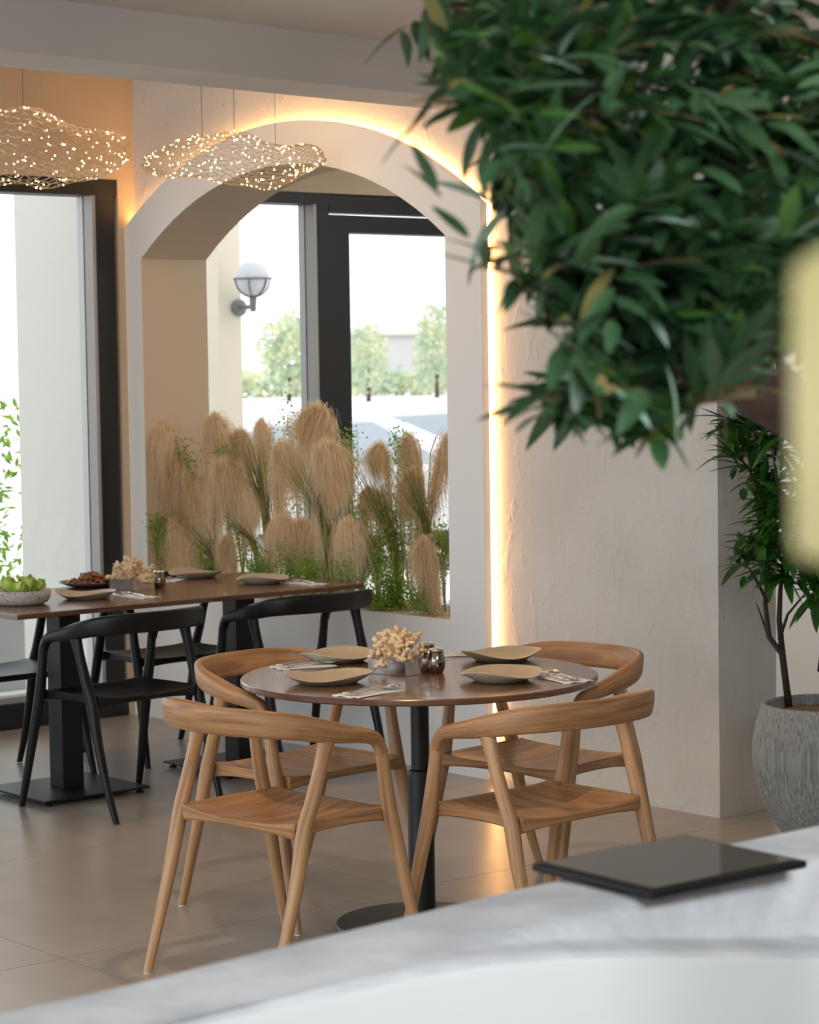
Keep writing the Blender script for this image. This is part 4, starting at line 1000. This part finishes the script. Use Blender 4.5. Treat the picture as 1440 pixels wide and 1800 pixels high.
# a few large pale leaves seen near the centre
for (x,y,dx,dy,d_,s_) in ((1050,150,-130,-8,2.05,1.5),(1055,160,-75,60,2.05,1.3),(1120,620,-90,-60,2.1,1.2),(1170,640,40,140,2.1,1.3),(860,470,-90,-20,2.12,1.0)):
    a=fd(x,y,d_); b=fd(x+dx,y+dy,d_); leaves.append((2.0,a,(b-a).normalized(),s_,3 if s_>1.1 else 2,0))
infr=lambda L:(-30<topx(L[1])[0]<1400 and -30<topx(L[1])[1]<800)
leaves.sort(key=lambda L:(0 if infr(L) else 1, L[0]))
rest=MB()
for i,(z,q,ld,s_,vi,roll) in enumerate(leaves):
    quat=ld.to_track_quat('X','Z') @ Matrix.Rotation(roll,3,'X').to_quaternion()
    if i<300:
        o=bpy.data.objects.new('leaf',LV[vi]); COL.objects.link(o); o.parent=ot; o.location=q; o.rotation_mode='QUATERNION'; o.rotation_quaternion=quat; o.scale=(s_,s_,s_)
    else:
        rest.__dict__.setdefault('mi',[]); me=LV[vi]; mt=quat.to_matrix()
        rest.add([mt@(v.co*s_)+q for v in me.vertices],[tuple(p.vertices) for p in me.polygons]); rest.mi += [[0,0,1,2,3][vi]]*len(me.polygons)
o=rest.build('foliage',[M['leaf_dark'],M['leaf_light'],M['leaf_pale'],M['leaf_olive']],ot,True); o.data.polygons.foreach_set('material_index',rest.mi); o['kind']='stuff'
print('olive leaves',len(leaves),'sprigs',sprigs)

# ------------------------------------------------------------------ foreground counter, tablet, pendant shade
ct=empty('counter',(-1.97,1.2,0)); tag(ct,'pale plaster counter with stepped ledge running across the foreground','counter')
ys=[-.6+i*.08 for i in range(52)]
def lin(x,pts):
    if x<=pts[0][0]: return pts[0][1]
    for (a,b),(c,d_) in zip(pts,pts[1:]):
        if x<=c: return b+(d_-b)*(x-a)/(c-a)
    return pts[-1][1]
ox=[(-.6,-1.93),(.3,-1.99),(1.13,-2.035),(1.36,-2.047),(1.54,-2.062),(1.8,-2.085),(2.0,-2.095),(3.6,-2.095)]
ix=[(-.6,-1.86),(1.3,-1.885),(1.66,-1.90),(1.76,-1.908),(1.97,-1.916),(3.6,-1.915)]
dz=[(1.55,0),(1.66,.001),(1.76,.012),(1.85,.025),(1.97,.045),(2.11,.068),(2.27,.092),(2.6,.13),(3.2,.16)]
fx=[(-.6,-1.80),(1.2,-1.868),(1.45,-1.862),(1.65,-1.848),(1.85,-1.835),(2.12,-1.815),(3.0,-1.80)]
rings=[];rf=[]
ZT=1.08
for y in ys:
    o_=lin(y,ox); i_=lin(y,ix); g=lin(y,dz); f_=lin(y,fx); zc=ZT-g; w=.0025*noise.noise(Vector((0,y*5,0)))
    sec=[(o_,0.002),(o_,.5),(o_,ZT-.03),(o_+.004,ZT-.012),(o_+.014,ZT-.003+w),(o_+.03,ZT+w),((o_+i_)/2,ZT+w),(i_-.03,ZT+w),(i_-.014,ZT-.002),(i_-.004,ZT-min(.010,g*.4+.001)),
         (i_+.002,ZT-max(g-.008,g*.6+.001)),(i_+.008,zc-.001),(i_+.02,zc),(f_-.02,zc),(f_-.008,zc-.002),(f_-.002,zc-.008)]
    rings.append([Vector((x-ct.location.x,y-ct.location.y,z)) for x,z in sec]); rf.append([Vector((f_-.002-ct.location.x,y-ct.location.y,zc-.008)),Vector((f_-ct.location.x,y-ct.location.y,zc-.02)),Vector((f_-ct.location.x,y-ct.location.y,.5)),Vector((f_-ct.location.x,y-ct.location.y,.002))])
def sheet(name,rings,m,parent):
    n=len(rings[0]); V=[p for r in rings for p in r]; F=[(i*n+k,(i+1)*n+k,(i+1)*n+k+1,i*n+k+1) for i in range(len(rings)-1) for k in range(n-1)]
    return obj(name,V,F,m,parent,True)
o=sheet('worktop',rings,M['counter'],ct); sd=o.modifiers.new('sub','SUBSURF'); sd.levels=1; sd.render_levels=1
sheet('front_panel',rf,M['counter_front'],ct)
tb=empty('tablet',(-2.005,2.093,ZT+.003),math.radians(-2)); tag(tb,'black tablet computer lying on the plaster counter','tablet')
hx,hy=.108,.132
MB().box(-hx,hx,-hy,hy,0,.010).build('tablet_body',M['tablet_body'],tb,bevel=.004)
MB().box(-hx+.010,hx-.010,-hy+.012,hy-.012,.010,.0112).build('screen',M['tablet_glass'],tb)
sp_=atd(1560,705,.62); sh=empty('pendant_lamp',(sp_.x,sp_.y,sp_.z)); tag(sh,'pale yellow cylindrical lamp shade blurred at the right edge','lamp')
MB().lathe([(.020,-.039),(.022,-.041),(.0245,-.038),(.0245,.034),(.020,.039),(.010,.041),(.004,.042)],48).build('lamp_shade',M['shade'],sh,True)
MB().tube([(0,0,.040),(0,0,2.90-sp_.z)],.0018,6).build('cord',M['blackmetal'],sh)
